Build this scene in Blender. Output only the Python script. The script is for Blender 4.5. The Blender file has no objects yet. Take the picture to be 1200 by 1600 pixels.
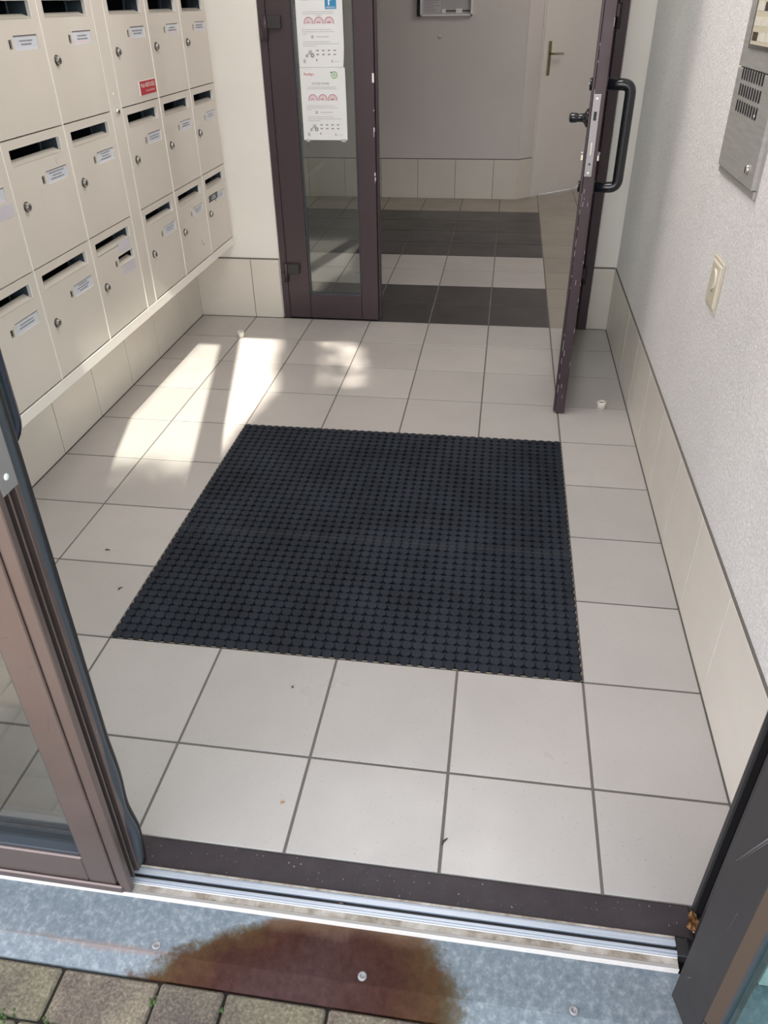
import bpy, bmesh, math, random
from mathutils import Vector, Matrix, noise
random.seed(7)
S = bpy.context.scene
COL = S.collection
PI = math.pi

# ------------------------------------------------------------------ camera, world, sun, exposure
cam_data = bpy.data.cameras.new('camera'); cam = bpy.data.objects.new('camera', cam_data); COL.objects.link(cam)
cam_data.sensor_fit = 'VERTICAL'; cam_data.sensor_height = 36.0
cam_data.lens = 1191.261 / 1600 * 36.0
cam_data.clip_start = 0.02; cam_data.clip_end = 300
cam.location = (1.0385, -1.4876, 1.5154)
cam.rotation_euler = (math.radians(56.0501), math.radians(0.84575), math.radians(8.3128))
S.camera = cam

world = bpy.data.worlds.new('world'); S.world = world; world.use_nodes = True
wn = world.node_tree.nodes; wl = world.node_tree.links
bg = wn['Background']
bg.inputs['Strength'].default_value = 0.82
_tc = wn.new('ShaderNodeTexCoord'); _sp = wn.new('ShaderNodeSeparateXYZ'); _rp = wn.new('ShaderNodeValToRGB')   # hazy sky, brighter low down
wl.new(_tc.outputs['Generated'], _sp.inputs[0]); _mr = wn.new('ShaderNodeMapRange'); _mr.inputs['From Min'].default_value = -1.0
wl.new(_sp.outputs[2], _mr.inputs['Value']); wl.new(_mr.outputs[0], _rp.inputs[0]); wl.new(_rp.outputs[0], bg.inputs['Color'])
_e = _rp.color_ramp.elements; _e[0].position = 0.47; _e[0].color = (0.45, 0.42, 0.38, 1); _e[1].position = 0.50; _e[1].color = (2.1, 2.06, 2.05, 1)
for _p, _c in ((0.62, (1.9, 1.9, 1.98, 1)), (0.74, (0.85, 0.90, 1.0, 1)), (1.0, (0.62, 0.68, 0.80, 1))):
    _n = _e.new(_p); _n.color = _c

SUN_M, SUN_K = 0.25, 0.90          # a ray moves -0.25 in x and -0.90 in z per metre of y
sd = bpy.data.lights.new('sun', 'SUN'); sd.energy = 5.5; sd.angle = math.radians(0.53); sd.color = (1.0, 0.93, 0.82)
sun = bpy.data.objects.new('sun', sd); COL.objects.link(sun); sun.location = (4, -12, 12)
sun.rotation_euler = Vector((-SUN_M, 1, -SUN_K)).to_track_quat('-Z', 'Y').to_euler()

S.view_settings.view_transform = 'Standard'; S.view_settings.look = 'None'
S.view_settings.gamma = 1.0; S.view_settings.use_curve_mapping = False
S.view_settings.exposure = 1.56

# ------------------------------------------------------------------ materials
def mat(name, col, rough=0.5, metal=0.0, spec=0.5, coat=0.0, build=None):
    m = bpy.data.materials.new(name); m.use_nodes = True
    nt = m.node_tree; b = nt.nodes['Principled BSDF']
    b.inputs['Base Color'].default_value = (*col, 1); b.inputs['Roughness'].default_value = rough
    b.inputs['Metallic'].default_value = metal; b.inputs['Specular IOR Level'].default_value = spec
    b.inputs['Coat Weight'].default_value = coat; b.inputs['Coat Roughness'].default_value = 0.08
    if build: build(nt, b)
    return m
def N(nt, t, **kw):
    n = nt.nodes.new(t)
    for k, v in kw.items(): setattr(n, k, v)
    return n
def tex(nt, scale, detail=4, rough=0.6, vec=None, coord='Object'):
    tc = N(nt, 'ShaderNodeTexCoord'); n = N(nt, 'ShaderNodeTexNoise')
    n.inputs['Scale'].default_value = scale; n.inputs['Detail'].default_value = detail; n.inputs['Roughness'].default_value = rough
    if vec is not None:
        mp = N(nt, 'ShaderNodeMapping'); mp.inputs['Scale'].default_value = vec
        nt.links.new(tc.outputs[coord], mp.inputs[0]); nt.links.new(mp.outputs[0], n.inputs['Vector'])
    else: nt.links.new(tc.outputs[coord], n.inputs['Vector'])
    return n
def ramp(nt, src, stops):
    r = N(nt, 'ShaderNodeValToRGB'); e = r.color_ramp.elements
    while len(e) < len(stops): e.new(0.5)
    for i, (p, c) in enumerate(stops):
        e[i].position = p; e[i].color = (*c, 1) if len(c) == 3 else c
    nt.links.new(src, r.inputs[0]); return r
def mixc(nt, fac, a, b, mode='MIX'):
    m = N(nt, 'ShaderNodeMix', data_type='RGBA', blend_type=mode)
    for sock, v in ((0, fac), (6, a), (7, b)):
        if hasattr(v, 'links'): nt.links.new(v, m.inputs[sock])
        elif isinstance(v, (int, float)): m.inputs[sock].default_value = v
        else: m.inputs[sock].default_value = (*v, 1)
    return m.outputs[2]
def bump(nt, b, h, strength=0.2, dist=0.002):
    bn = N(nt, 'ShaderNodeBump'); bn.inputs['Strength'].default_value = strength; bn.inputs['Distance'].default_value = dist
    nt.links.new(h, bn.inputs['Height']); nt.links.new(bn.outputs[0], b.inputs['Normal'])

def tile_build(base, var=0.05, dirt=0.10, speck=0.35):
    def f(nt, b):
        g = N(nt, 'ShaderNodeNewGeometry')
        r = ramp(nt, g.outputs['Random Per Island'], [(0, tuple(c * (1 - var) for c in base)), (1, tuple(min(1, c * (1 + var)) for c in base))])
        n1 = tex(nt, 2.2, 5, 0.62)
        r1 = ramp(nt, n1.outputs['Fac'], [(0.35, (1 - dirt,) * 3), (0.65, (1, 1, 1))])
        c = mixc(nt, 1.0, r.outputs[0], r1.outputs[0], 'MULTIPLY')
        n2 = tex(nt, 190, 2, 0.5)
        r2 = ramp(nt, n2.outputs['Fac'], [(0.27, (1 - speck,) * 3), (0.335, (1, 1, 1))])
        c = mixc(nt, 1.0, c, r2.outputs[0], 'MULTIPLY')
        nt.links.new(c, b.inputs['Base Color'])
        n3 = tex(nt, 60, 3, 0.5); bump(nt, b, n3.outputs['Fac'], 0.05, 0.001)
        r4 = ramp(nt, n1.outputs['Fac'], [(0.3, (0.42,) * 3), (0.7, (0.27,) * 3)])
        nt.links.new(r4.outputs[0], b.inputs['Roughness'])
    return f
M = {}
M['tile'] = mat('cream_floor_tile', (0.6, 0.56, 0.52), 0.32, build=tile_build((0.48, 0.45, 0.43)))
M['tile_brown'] = mat('tan_hall_tile', (0.3, 0.26, 0.21), 0.32, build=tile_build((0.33, 0.295, 0.245)))
M['tile_dark'] = mat('charcoal_floor_tile', (0.09, 0.085, 0.085), 0.3, build=tile_build((0.040, 0.036, 0.037), 0.06, 0.15, 0.1))
M['skirt_tile'] = mat('cream_skirting_tile', (0.62, 0.57, 0.5), 0.3, build=tile_build((0.72, 0.675, 0.61), 0.03, 0.08, 0.12))
M['grout'] = mat('grey_grout', (0.17, 0.155, 0.14), 0.9, spec=0.2)
M['grout_pale'] = mat('pale_grout', (0.5, 0.47, 0.42), 0.9, spec=0.2)
def plaster(nt, b):
    n = tex(nt, 150, 3, 0.7); n2 = tex(nt, 45, 3, 0.6)
    add = N(nt, 'ShaderNodeMath', operation='ADD'); nt.links.new(n.outputs['Fac'], add.inputs[0]); nt.links.new(n2.outputs['Fac'], add.inputs[1])
    bump(nt, b, add.outputs[0], 0.8, 0.004)
    r = ramp(nt, n.outputs['Fac'], [(0.32, (0.68, 0.66, 0.655)), (0.52, (0.80, 0.775, 0.775)), (0.66, (0.96, 0.95, 0.95))])
    n4 = tex(nt, 3.0, 4, 0.6); r4 = ramp(nt, n4.outputs['Fac'], [(0.3, (0.92,) * 3), (0.7, (1, 1, 1))])
    nt.links.new(mixc(nt, 1.0, r.outputs[0], r4.outputs[0], 'MULTIPLY'), b.inputs['Base Color'])
M['plaster'] = mat('rough_grey_plaster', (0.65, 0.63, 0.62), 0.75, spec=0.35, build=plaster)
def paint(col):
    def f(nt, b):
        n = tex(nt, 1.7, 4, 0.6); r = ramp(nt, n.outputs['Fac'], [(0.3, tuple(c * 0.94 for c in col)), (0.7, col)])
        nt.links.new(r.outputs[0], b.inputs['Base Color'])
        n2 = tex(nt, 120, 2, 0.5); bump(nt, b, n2.outputs['Fac'], 0.08, 0.001)
    return f
M['paint'] = mat('cream_wall_paint', (0.8, 0.76, 0.7), 0.55, build=paint((0.86, 0.825, 0.78)))
M['hall_paint'] = mat('hall_wall_paint', (0.7, 0.66, 0.63), 0.6, build=paint((0.68, 0.64, 0.62)))
M['white_gloss'] = mat('white_gloss_paint', (0.78, 0.75, 0.71), 0.3, build=paint((0.76, 0.73, 0.70)))
M['ceiling'] = mat('ceiling_paint', (0.75, 0.73, 0.7), 0.8)
def boxpaint(nt, b):
    n = tex(nt, 3.0, 3, 0.5); r = ramp(nt, n.outputs['Fac'], [(0.3, (0.63, 0.58, 0.51)), (0.7, (0.67, 0.615, 0.545))])
    nt.links.new(r.outputs[0], b.inputs['Base Color'])
M['box_paint'] = mat('beige_enamel', (0.6, 0.54, 0.47), 0.28, spec=0.6, coat=0.35, build=boxpaint)
M['box_edge'] = mat('cream_enamel_edge', (0.86, 0.81, 0.74), 0.35, spec=0.5)
M['pale_zinc'] = mat('inner_zinc_flange', (0.085, 0.115, 0.14), 0.35, metal=0.4)
M['dark_zinc'] = mat('dark_inner_zinc', (0.03, 0.04, 0.055), 0.4, metal=0.4)
def bronze(col, scratch=0.5, rough=0.36):
    def f(nt, b):
        n = tex(nt, 90, 3, 0.65); r = ramp(nt, n.outputs['Fac'], [(0.0, col), (0.70, col), (0.76, tuple(min(1, c * 1.0 + 0.28 * scratch) for c in col))])
        nt.links.new(r.outputs[0], b.inputs['Base Color'])
        n2 = tex(nt, 9, 4, 0.6); r2 = ramp(nt, n2.outputs['Fac'], [(0.3, (rough - 0.05,) * 3), (0.7, (rough + 0.1,) * 3)])
        nt.links.new(r2.outputs[0], b.inputs['Roughness'])
    return f
M['bronze'] = mat('dark_bronze_aluminium', (0.06, 0.042, 0.042), 0.38, metal=0.35, build=bronze((0.066, 0.046, 0.054), 0.25))
M['bronze_outer'] = mat('weathered_sky_lit_bronze', (0.2, 0.15, 0.14), 0.36, metal=0.75, build=bronze((0.21, 0.165, 0.158), 0.6, 0.42))  # same aluminium as bronze, base made paler for the sky it reflects
M['bronze_grey'] = mat('greyed_bronze_aluminium', (0.07, 0.065, 0.068), 0.5, metal=0.3, build=bronze((0.042, 0.039, 0.041), 0.15, 0.5))
M['scuff'] = mat('faint_grey_scuff', (0.095, 0.09, 0.10), 0.5)
M['bead'] = mat('brown_glazing_bead', (0.14, 0.105, 0.085), 0.35, metal=0.5)
def sillb(nt, b):
    n = tex(nt, 14, 5, 0.65); r = ramp(nt, n.outputs['Fac'], [(0.3, (0.034, 0.026, 0.030)), (0.7, (0.052, 0.042, 0.048))])
    n2 = tex(nt, 150, 2, 0.5); r2 = ramp(nt, n2.outputs['Fac'], [(0.70, (0, 0, 0)), (0.76, (1, 1, 1))])
    nt.links.new(mixc(nt, r2.outputs[0], r.outputs[0], (0.35, 0.33, 0.31)), b.inputs['Base Color'])
M['sill'] = mat('dirty_brown_sill', (0.07, 0.055, 0.06), 0.55, spec=0.3, build=sillb)
def alu(nt, b):
    n = tex(nt, 30, 3, 0.6, (0.15, 6, 6)); r = ramp(nt, n.outputs['Fac'], [(0.3, (0.40, 0.44, 0.51)), (0.7, (0.50, 0.54, 0.61))])
    nt.links.new(r.outputs[0], b.inputs['Base Color'])
M['alu'] = mat('ribbed_aluminium', (0.7, 0.73, 0.78), 0.4, metal=0.25, build=alu)
def dirty(nt, b):
    n = tex(nt, 22, 5, 0.7); r = ramp(nt, n.outputs['Fac'], [(0.36, (0.20, 0.16, 0.12)), (0.50, (0.36, 0.31, 0.26)), (0.66, (0.50, 0.46, 0.42))])
    nt.links.new(r.outputs[0], b.inputs['Base Color'])
M['dirty_strip'] = mat('dirty_white_strip', (0.7, 0.68, 0.64), 0.5, build=dirty)
M['lip_strip'] = mat('pale_stained_metal', (0.40, 0.37, 0.35), 0.5)
M['white_strip'] = mat('pale_metal_edge', (0.72, 0.69, 0.67), 0.4)
M['rubber'] = mat('black_rubber', (0.012, 0.012, 0.014), 0.5)
M['gasket'] = mat('grey_rubber_gasket', (0.045, 0.055, 0.07), 0.38)
def matb(nt, b):
    n = tex(nt, 4.5, 5, 0.65); r = ramp(nt, n.outputs['Fac'], [(0.35, (0.0075, 0.011, 0.018)), (0.7, (0.020, 0.026, 0.038))])
    n2 = tex(nt, 220, 2, 0.5); r2 = ramp(nt, n2.outputs['Fac'], [(0.72, (0, 0, 0)), (0.80, (1, 1, 1))])
    nt.links.new(mixc(nt, r2.outputs[0], r.outputs[0], (0.09, 0.09, 0.09)), b.inputs['Base Color'])
    n3 = tex(nt, 400, 2, 0.5); bump(nt, b, n3.outputs['Fac'], 0.2, 0.001)
M['mat'] = mat('black_mat_rubber', (0.012, 0.015, 0.02), 0.6, spec=0.25, build=matb)
M['seam'] = mat('worn_rubber_seam', (0.045, 0.05, 0.055), 0.6)
M['brass_strip'] = mat('worn_metal_edge', (0.3, 0.26, 0.2), 0.4, metal=0.7)
M['black'] = mat('black_gloss_plastic', (0.008, 0.010, 0.014), 0.16, spec=0.6)
M['navy'] = mat('dark_blue_black_plastic', (0.012, 0.022, 0.04), 0.2, spec=0.6)
M['chrome'] = mat('chrome', (0.75, 0.73, 0.7), 0.15, metal=1.0)
M['lock_dark'] = mat('dark_lock_ring', (0.05, 0.045, 0.04), 0.3, metal=0.5)
M['lock_metal'] = mat('worn_nickel', (0.38, 0.36, 0.34), 0.28, metal=0.9)
M['brass'] = mat('tarnished_brass', (0.30, 0.25, 0.15), 0.3, metal=0.8)
M['steel'] = mat('steel_plate', (0.34, 0.33, 0.34), 0.4, metal=0.5)
def brushed(nt, b):
    n = tex(nt, 8, 4, 0.6, (1, 1, 12)); r = ramp(nt, n.outputs['Fac'], [(0.3, (0.46, 0.45, 0.43)), (0.7, (0.58, 0.57, 0.55))])
    nt.links.new(r.outputs[0], b.inputs['Base Color'])
M['panel_steel'] = mat('brushed_intercom_steel', (0.3, 0.3, 0.29), 0.42, metal=0.5, build=brushed)
M['panel_edge'] = mat('intercom_steel_edge', (0.5, 0.49, 0.47), 0.3, metal=0.7)
M['white_rubber'] = mat('off_white_rubber', (0.72, 0.68, 0.62), 0.5)
M['ivory'] = mat('ivory_switch_plastic', (0.66, 0.60, 0.47), 0.35)
M['ivory_light'] = mat('pale_ivory_plastic', (0.82, 0.78, 0.70), 0.25)
M['paper'] = mat('white_paper', (0.78, 0.79, 0.80), 0.6)
M['card'] = mat('bluish_label_card', (0.62, 0.64, 0.70), 0.3, coat=0.5)
M['sticker'] = mat('faded_lilac_sticker', (0.56, 0.53, 0.58), 0.5)
M['ink'] = mat('grey_ink', (0.25, 0.25, 0.26), 0.7)
M['ink_pale'] = mat('pale_grey_ink', (0.48, 0.48, 0.49), 0.7)
M['ink_dark'] = mat('black_ink', (0.06, 0.06, 0.06), 0.7)
M['pink'] = mat('pink_ink', (0.45, 0.16, 0.20), 0.6)
M['pink_pale'] = mat('pale_pink_ink', (0.74, 0.60, 0.63), 0.6)
M['red_ink'] = mat('red_ink', (0.62, 0.10, 0.13), 0.6)
M['green_ink'] = mat('green_ink', (0.22, 0.48, 0.16), 0.6)
M['blue'] = mat('blue_sign_print', (0.03, 0.24, 0.48), 0.4)
M['red'] = mat('red_sticker', (0.42, 0.008, 0.015), 0.35)
M['white'] = mat('white_print', (0.85, 0.84, 0.84), 0.5)
M['black_sticker'] = mat('black_sticker', (0.02, 0.022, 0.025), 0.4)
M['tape'] = mat('clear_tape', (0.45, 0.48, 0.47), 0.25)
M['leaf_dry'] = mat('dried_leaf_brown', (0.45, 0.24, 0.10), 0.7)
M['twig'] = mat('dark_twig', (0.05, 0.035, 0.025), 0.8)
M['moss'] = mat('moss_green', (0.055, 0.10, 0.025), 0.9)
M['leaf_green'] = mat('tree_leaf_green', (0.06, 0.14, 0.03), 0.5)
M['bark'] = mat('tree_bark', (0.11, 0.08, 0.06), 0.9)

def glass_mat(name, tint, ior=1.5):
    m = bpy.data.materials.new(name); m.use_nodes = True; nt = m.node_tree; nt.nodes.clear()
    o = N(nt, 'ShaderNodeOutputMaterial'); t = N(nt, 'ShaderNodeBsdfTransparent'); g = N(nt, 'ShaderNodeBsdfGlossy')
    t.inputs['Color'].default_value = (*tint, 1); g.inputs['Roughness'].default_value = 0.01
    f = N(nt, 'ShaderNodeFresnel'); ge = N(nt, 'ShaderNodeNewGeometry'); mr = N(nt, 'ShaderNodeMapRange')
    mr.inputs['To Min'].default_value = ior; mr.inputs['To Max'].default_value = 1 / ior; nt.links.new(ge.outputs['Backfacing'], mr.inputs['Value']); nt.links.new(mr.outputs[0], f.inputs['IOR']); mx = N(nt, 'ShaderNodeMixShader')
    nt.links.new(f.outputs[0], mx.inputs[0]); nt.links.new(t.outputs[0], mx.inputs[1]); nt.links.new(g.outputs[0], mx.inputs[2]); nt.links.new(mx.outputs[0], o.inputs[0])
    return m
M['glass'] = glass_mat('clear_glass', (0.90, 0.94, 0.93), 1.75)
M['glass_street'] = glass_mat('grey_green_street_glass', (0.81, 0.83, 0.825), 1.52)
M['glass_teal'] = glass_mat('tinted_glass', (0.62, 0.80, 0.78), 1.7)

# zinc ramp with rust bloom (object coordinates = world metres)
def zinc(nt, b):
    tc = N(nt, 'ShaderNodeTexCoord'); sp = N(nt, 'ShaderNodeSeparateXYZ'); nt.links.new(tc.outputs['Object'], sp.inputs[0])
    def mth(op, a, bb=None, cc=None):
        n = N(nt, 'ShaderNodeMath', operation=op)
        for i, v in enumerate((a, bb, cc)):
            if v is None: continue
            if hasattr(v, 'links'): nt.links.new(v, n.inputs[i])
            else: n.inputs[i].default_value = v
        return n.outputs[0]
    X, Y = sp.outputs[0], sp.outputs[1]
    nb = tex(nt, 11, 5, 0.65); nf = tex(nt, 60, 4, 0.7); nv = tex(nt, 75, 4, 0.7)
    # left border x = 0.725 at y=-0.71 down to 0.40 at y=-0.84 (curved), right border 1.02 .. 1.085
    t = mth('DIVIDE', mth('ADD', Y, 0.71), -0.13)
    tp = mth('POWER', mth('MAXIMUM', t, 0.0), 0.55)
    left = mth('SUBTRACT', 0.735, mth('MULTIPLY', tp, 0.32))
    right = mth('ADD', 1.015, mth('MULTIPLY', mth('MINIMUM', mth('MULTIPLY', mth('MAXIMUM', t, 0.0), 1.6), 1.0), 0.065))
    wob = mth('MULTIPLY', mth('SUBTRACT', nb.outputs['Fac'], 0.5), 0.16)
    dl = mth('SUBTRACT', mth('ADD', X, wob), left); dr = mth('SUBTRACT', right, mth('ADD', X, mth('MULTIPLY', wob, 0.5)))
    d = mth('MINIMUM', dl, dr)
    fac = ramp(nt, mth('ADD', mth('MULTIPLY', d, 8.0), mth('MULTIPLY', mth('SUBTRACT', nf.outputs['Fac'], 0.5), 0.7)), [(0.0, (0, 0, 0)), (0.22, (0.75,) * 3), (0.4, (1, 1, 1))])
    zc = ramp(nt, nv.outputs['Fac'], [(0.30, (0.115, 0.14, 0.17)), (0.52, (0.17, 0.20, 0.225)), (0.66, (0.26, 0.29, 0.31))])  # bluish greys: the sky's tint is put into the zinc colour
    rc = ramp(nt, mth('ADD', mth('MULTIPLY', d, 3.2), mth('MULTIPLY', mth('SUBTRACT', nb.outputs['Fac'], 0.5), 0.8)), [(0.0, (0.085, 0.070, 0.040)), (0.18, (0.075, 0.038, 0.018)), (0.5, (0.052, 0.020, 0.015)), (0.9, (0.062, 0.032, 0.029))])
    vc = mixc(nt, 1.0, rc.outputs[0], ramp(nt, nf.outputs['Fac'], [(0.3, (0.7,) * 3), (0.7, (1.15,) * 3)]).outputs[0], 'MULTIPLY')
    # dusty tan deposit hugging the threshold
    up = ramp(nt, mth('ADD', mth('MULTIPLY', mth('ADD', Y, 0.745), 22.0), mth('MULTIPLY', mth('SUBTRACT', nb.outputs['Fac'], 0.5), 1.6)), [(0.2, (0, 0, 0)), (0.9, (0.8,) * 3)])
    vc = mixc(nt, up.outputs[0], vc, (0.17, 0.105, 0.07))
    # faint reddish run along the fold, left of the stain
    fd = mth('ABSOLUTE', mth('ADD', mth('ADD', Y, 0.803), mth('MULTIPLY', mth('SUBTRACT', nb.outputs['Fac'], 0.5), 0.03)))
    run = ramp(nt, mth('ADD', mth('MULTIPLY', fd, 90.0), mth('MULTIPLY', mth('ABSOLUTE', mth('SUBTRACT', X, 0.38)), 2.2)), [(0.1, (0.65,) * 3), (0.85, (0, 0, 0))])
    zcol = mixc(nt, run.outputs[0], zc.outputs[0], (0.25, 0.16, 0.13))
    c = mixc(nt, fac.outputs[0], zcol, vc)
    sm = N(nt, 'ShaderNodeMath', operation='MULTIPLY_ADD'); nt.links.new(fac.outputs[0], sm.inputs[0]); sm.inputs[1].default_value = -0.42; sm.inputs[2].default_value = 0.5
    nt.links.new(sm.outputs[0], b.inputs['Specular IOR Level'])
    nt.links.new(c, b.inputs['Base Color'])
    bump(nt, b, nf.outputs['Fac'], 0.25, 0.002)
    nt.links.new(ramp(nt, fac.outputs[0], [(0, (0.38,) * 3), (1, (0.62,) * 3)]).outputs[0], b.inputs['Roughness'])
M['zinc'] = mat('galvanised_sheet_with_rust', (0.35, 0.4, 0.45), 0.5, metal=0.0, build=zinc)
def paver(nt, b):
    g = N(nt, 'ShaderNodeNewGeometry')
    r = ramp(nt, g.outputs['Random Per Island'], [(0, (0.15, 0.125, 0.115)), (0.5, (0.20, 0.175, 0.13)), (1, (0.22, 0.185, 0.15))])
    n = tex(nt, 170, 4, 0.7); r1 = ramp(nt, n.outputs['Fac'], [(0.3, (0.6,) * 3), (0.5, (1, 1, 1)), (0.68, (1.6,) * 3)])
    n2 = tex(nt, 12, 4, 0.6); r2 = ramp(nt, n2.outputs['Fac'], [(0.35, (0.7, 0.66, 0.68)), (0.65, (1.1, 1.1, 1.0))])
    c = mixc(nt, 1.0, mixc(nt, 1.0, r.outputs[0], r1.outputs[0], 'MULTIPLY'), r2.outputs[0], 'MULTIPLY')
    nt.links.new(c, b.inputs['Base Color']); bump(nt, b, n.outputs['Fac'], 0.5, 0.004)
M['paver'] = mat('concrete_paver', (0.26, 0.23, 0.19), 0.9, spec=0.3, build=paver)
M['soil'] = mat('dark_joint_soil', (0.03, 0.025, 0.02), 0.95)

# ------------------------------------------------------------------ mesh helpers
class MB:
    """collects shapes, builds ONE mesh object"""
    def __init__(s): s.bm = bmesh.new(); s.mats = []
    def mi(s, m):
        m = M[m]
        if m not in s.mats: s.mats.append(m)
        return s.mats.index(m)
    def box(s, a, b, m, bevel=0.0, xf=None, seg=1):
        i = s.mi(m); (x0, y0, z0), (x1, y1, z1) = a, b
        vs = [s.bm.verts.new(v) for v in [(x0, y0, z0), (x1, y0, z0), (x1, y1, z0), (x0, y1, z0), (x0, y0, z1), (x1, y0, z1), (x1, y1, z1), (x0, y1, z1)]]
        fs = [s.bm.faces.new([vs[k] for k in f]) for f in [(3, 2, 1, 0), (4, 5, 6, 7), (0, 1, 5, 4), (1, 2, 6, 5), (2, 3, 7, 6), (3, 0, 4, 7)]]
        for f in fs: f.material_index = i
        if bevel:
            es = list({e for f in fs for e in f.edges})
            r = bmesh.ops.bevel(s.bm, geom=es, offset=bevel, segments=seg, affect='EDGES', profile=0.5, clamp_overlap=True)
            for f in r['faces']: f.material_index = i
            vs = list({v for f in fs if f.is_valid for v in f.verts} | {v for f in r['faces'] for v in f.verts})
        if xf is not None: bmesh.ops.transform(s.bm, matrix=xf, verts=[v for v in vs if v.is_valid])
        return s
    def poly(s, pts, m, flip=False):
        vs = [s.bm.verts.new(p) for p in (pts[::-1] if flip else pts)]
        f = s.bm.faces.new(vs); f.material_index = s.mi(m); return s
    def prism(s, prof, axis, a, b, m):
        """prof: closed 2D outline, extruded along axis from a to b"""
        i = s.mi(m)
        def P(u, v, t): return {'X': (t, u, v), 'Y': (u, t, v), 'Z': (u, v, t)}[axis]
        A = [s.bm.verts.new(P(u, v, a)) for u, v in prof]; B = [s.bm.verts.new(P(u, v, b)) for u, v in prof]
        n = len(prof); fs = [s.bm.faces.new(A[::-1]), s.bm.faces.new(B)]
        for k in range(n): fs.append(s.bm.faces.new([A[k], A[(k + 1) % n], B[(k + 1) % n], B[k]]))
        for f in fs: f.material_index = i
        bmesh.ops.recalc_face_normals(s.bm, faces=fs)
        return s
    def lathe(s, prof, m, loc=(0, 0, 0), axis='Z', n=24):
        """prof: (radius, height) pairs; ends with radius 0 close the shape"""
        i = s.mi(m); rings = []
        R = {'Z': Matrix.Identity(3), 'X': Matrix(((0, 0, 1), (1, 0, 0), (0, 1, 0))), '-X': Matrix(((0, 0, -1), (-1, 0, 0), (0, 1, 0))),
             'Y': Matrix(((1, 0, 0), (0, 0, 1), (0, -1, 0))), '-Y': Matrix(((1, 0, 0), (0, 0, -1), (0, 1, 0)))}[axis]
        for r, h in prof:
            if r < 1e-7: rings.append([s.bm.verts.new(Vector(loc) + R @ Vector((0, 0, h)))])
            else: rings.append([s.bm.verts.new(Vector(loc) + R @ Vector((r * math.cos(2 * PI * k / n), r * math.sin(2 * PI * k / n), h))) for k in range(n)])
        fs = []
        for A, B in zip(rings, rings[1:]):
            for k in range(n):
                q = [A[k % len(A)], A[(k + 1) % len(A)] if len(A) > 1 else None, B[(k + 1) % len(B)] if len(B) > 1 else None, B[k % len(B)]]
                q = [v for v in q if v is not None]
                if len(set(q)) >= 3: fs.append(s.bm.faces.new(q))
        for f in fs: f.material_index = i; f.smooth = True
        bmesh.ops.recalc_face_normals(s.bm, faces=fs)
        return s
    def tube(s, pts, r, m, n=14, cap=True):
        i = s.mi(m); pts = [Vector(p) for p in pts]; rr = r if isinstance(r, (list, tuple)) else [r] * len(pts)
        rings = []; up = None
        for k, p in enumerate(pts):
            t = ((pts[min(k + 1, len(pts) - 1)] - p).normalized() + (p - pts[max(k - 1, 0)]).normalized()).normalized()
            if up is None:
                up = t.orthogonal().normalized()
            up = (up - t * up.dot(t)).normalized(); w = t.cross(up)
            rings.append([s.bm.verts.new(p + (up * math.cos(2 * PI * j / n) + w * math.sin(2 * PI * j / n)) * rr[k]) for j in range(n)])
        fs = []
        for A, B in zip(rings, rings[1:]):
            for j in range(n): fs.append(s.bm.faces.new([A[j], A[(j + 1) % n], B[(j + 1) % n], B[j]]))
        for f in fs: f.smooth = True
        if cap: fs.append(s.bm.faces.new(rings[0][::-1])); fs.append(s.bm.faces.new(rings[-1]))
        for f in fs: f.material_index = i
        return s
    def disc(s, c, r, m, axis='Z', n=24, r_in=0.0, a0=0, a1=2 * PI):
        """flat disc / ring / arc in the plane across axis"""
        i = s.mi(m); st = [a0 + (a1 - a0) * k / n for k in range(n + 1)]
        def P(rad, a):
            u, v = rad * math.cos(a), rad * math.sin(a)
            return Vector(c) + {'Z': Vector((u, v, 0)), 'Y': Vector((u, 0, v)), 'X': Vector((0, u, v))}[axis]
        for a, b in zip(st, st[1:]):
            q = [P(r_in, a), P(r, a), P(r, b), P(r_in, b)] if r_in > 0 else [Vector(c), P(r, a), P(r, b)]
            f = s.bm.faces.new([s.bm.verts.new(p) for p in q]); f.material_index = i
        return s
    def build(s, name, parent=None, loc=None):
        me = bpy.data.meshes.new(name); s.bm.to_mesh(me); s.bm.free()
        for m in s.mats: me.materials.append(m)
        o = bpy.data.objects.new(name, me); COL.objects.link(o)
        if parent is not None: o.parent = parent
        if loc is not None: o.location = loc
        return o

def tag(o, label=None, cat=None, group=None, kind=None):
    if label: o['label'] = label
    if cat: o['category'] = cat
    if group: o['group'] = group
    if kind: o['kind'] = kind
    return o
def struct(o): return tag(o, kind='structure')
def empty(name, loc, rz=0.0):
    o = bpy.data.objects.new(name, None); COL.objects.link(o); o.location = loc; o.rotation_euler = (0, 0, rz); o.empty_display_size = 0.05
    return o
def copy_tree(o, parent=None, root=True):
    c = o.copy(); COL.objects.link(c)
    if parent is not None: c.parent = parent
    for ch in list(o.children): copy_tree(ch, c, False)
    return c
def text(name, body, size, m, parent, loc, rot, width=None):
    cu = bpy.data.curves.new(name, 'FONT'); cu.body = body; cu.size = size; cu.align_x = 'CENTER'; cu.align_y = 'CENTER'; cu.resolution_u = 2
    tmp = bpy.data.objects.new(name, cu); COL.objects.link(tmp)
    dg = bpy.context.evaluated_depsgraph_get(); dg.update()
    me = bpy.data.meshes.new_from_object(tmp.evaluated_get(dg)); bpy.data.objects.remove(tmp)
    if width:
        xs = [v.co.x for v in me.vertices]; k = width / (max(xs) - min(xs))
        for v in me.vertices: v.co.x *= k
    me.materials.clear(); me.materials.append(M[m]); me.name = name
    o = bpy.data.objects.new(name, me); COL.objects.link(o); o.parent = parent; o.location = loc; o.rotation_euler = rot
    return o

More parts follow.
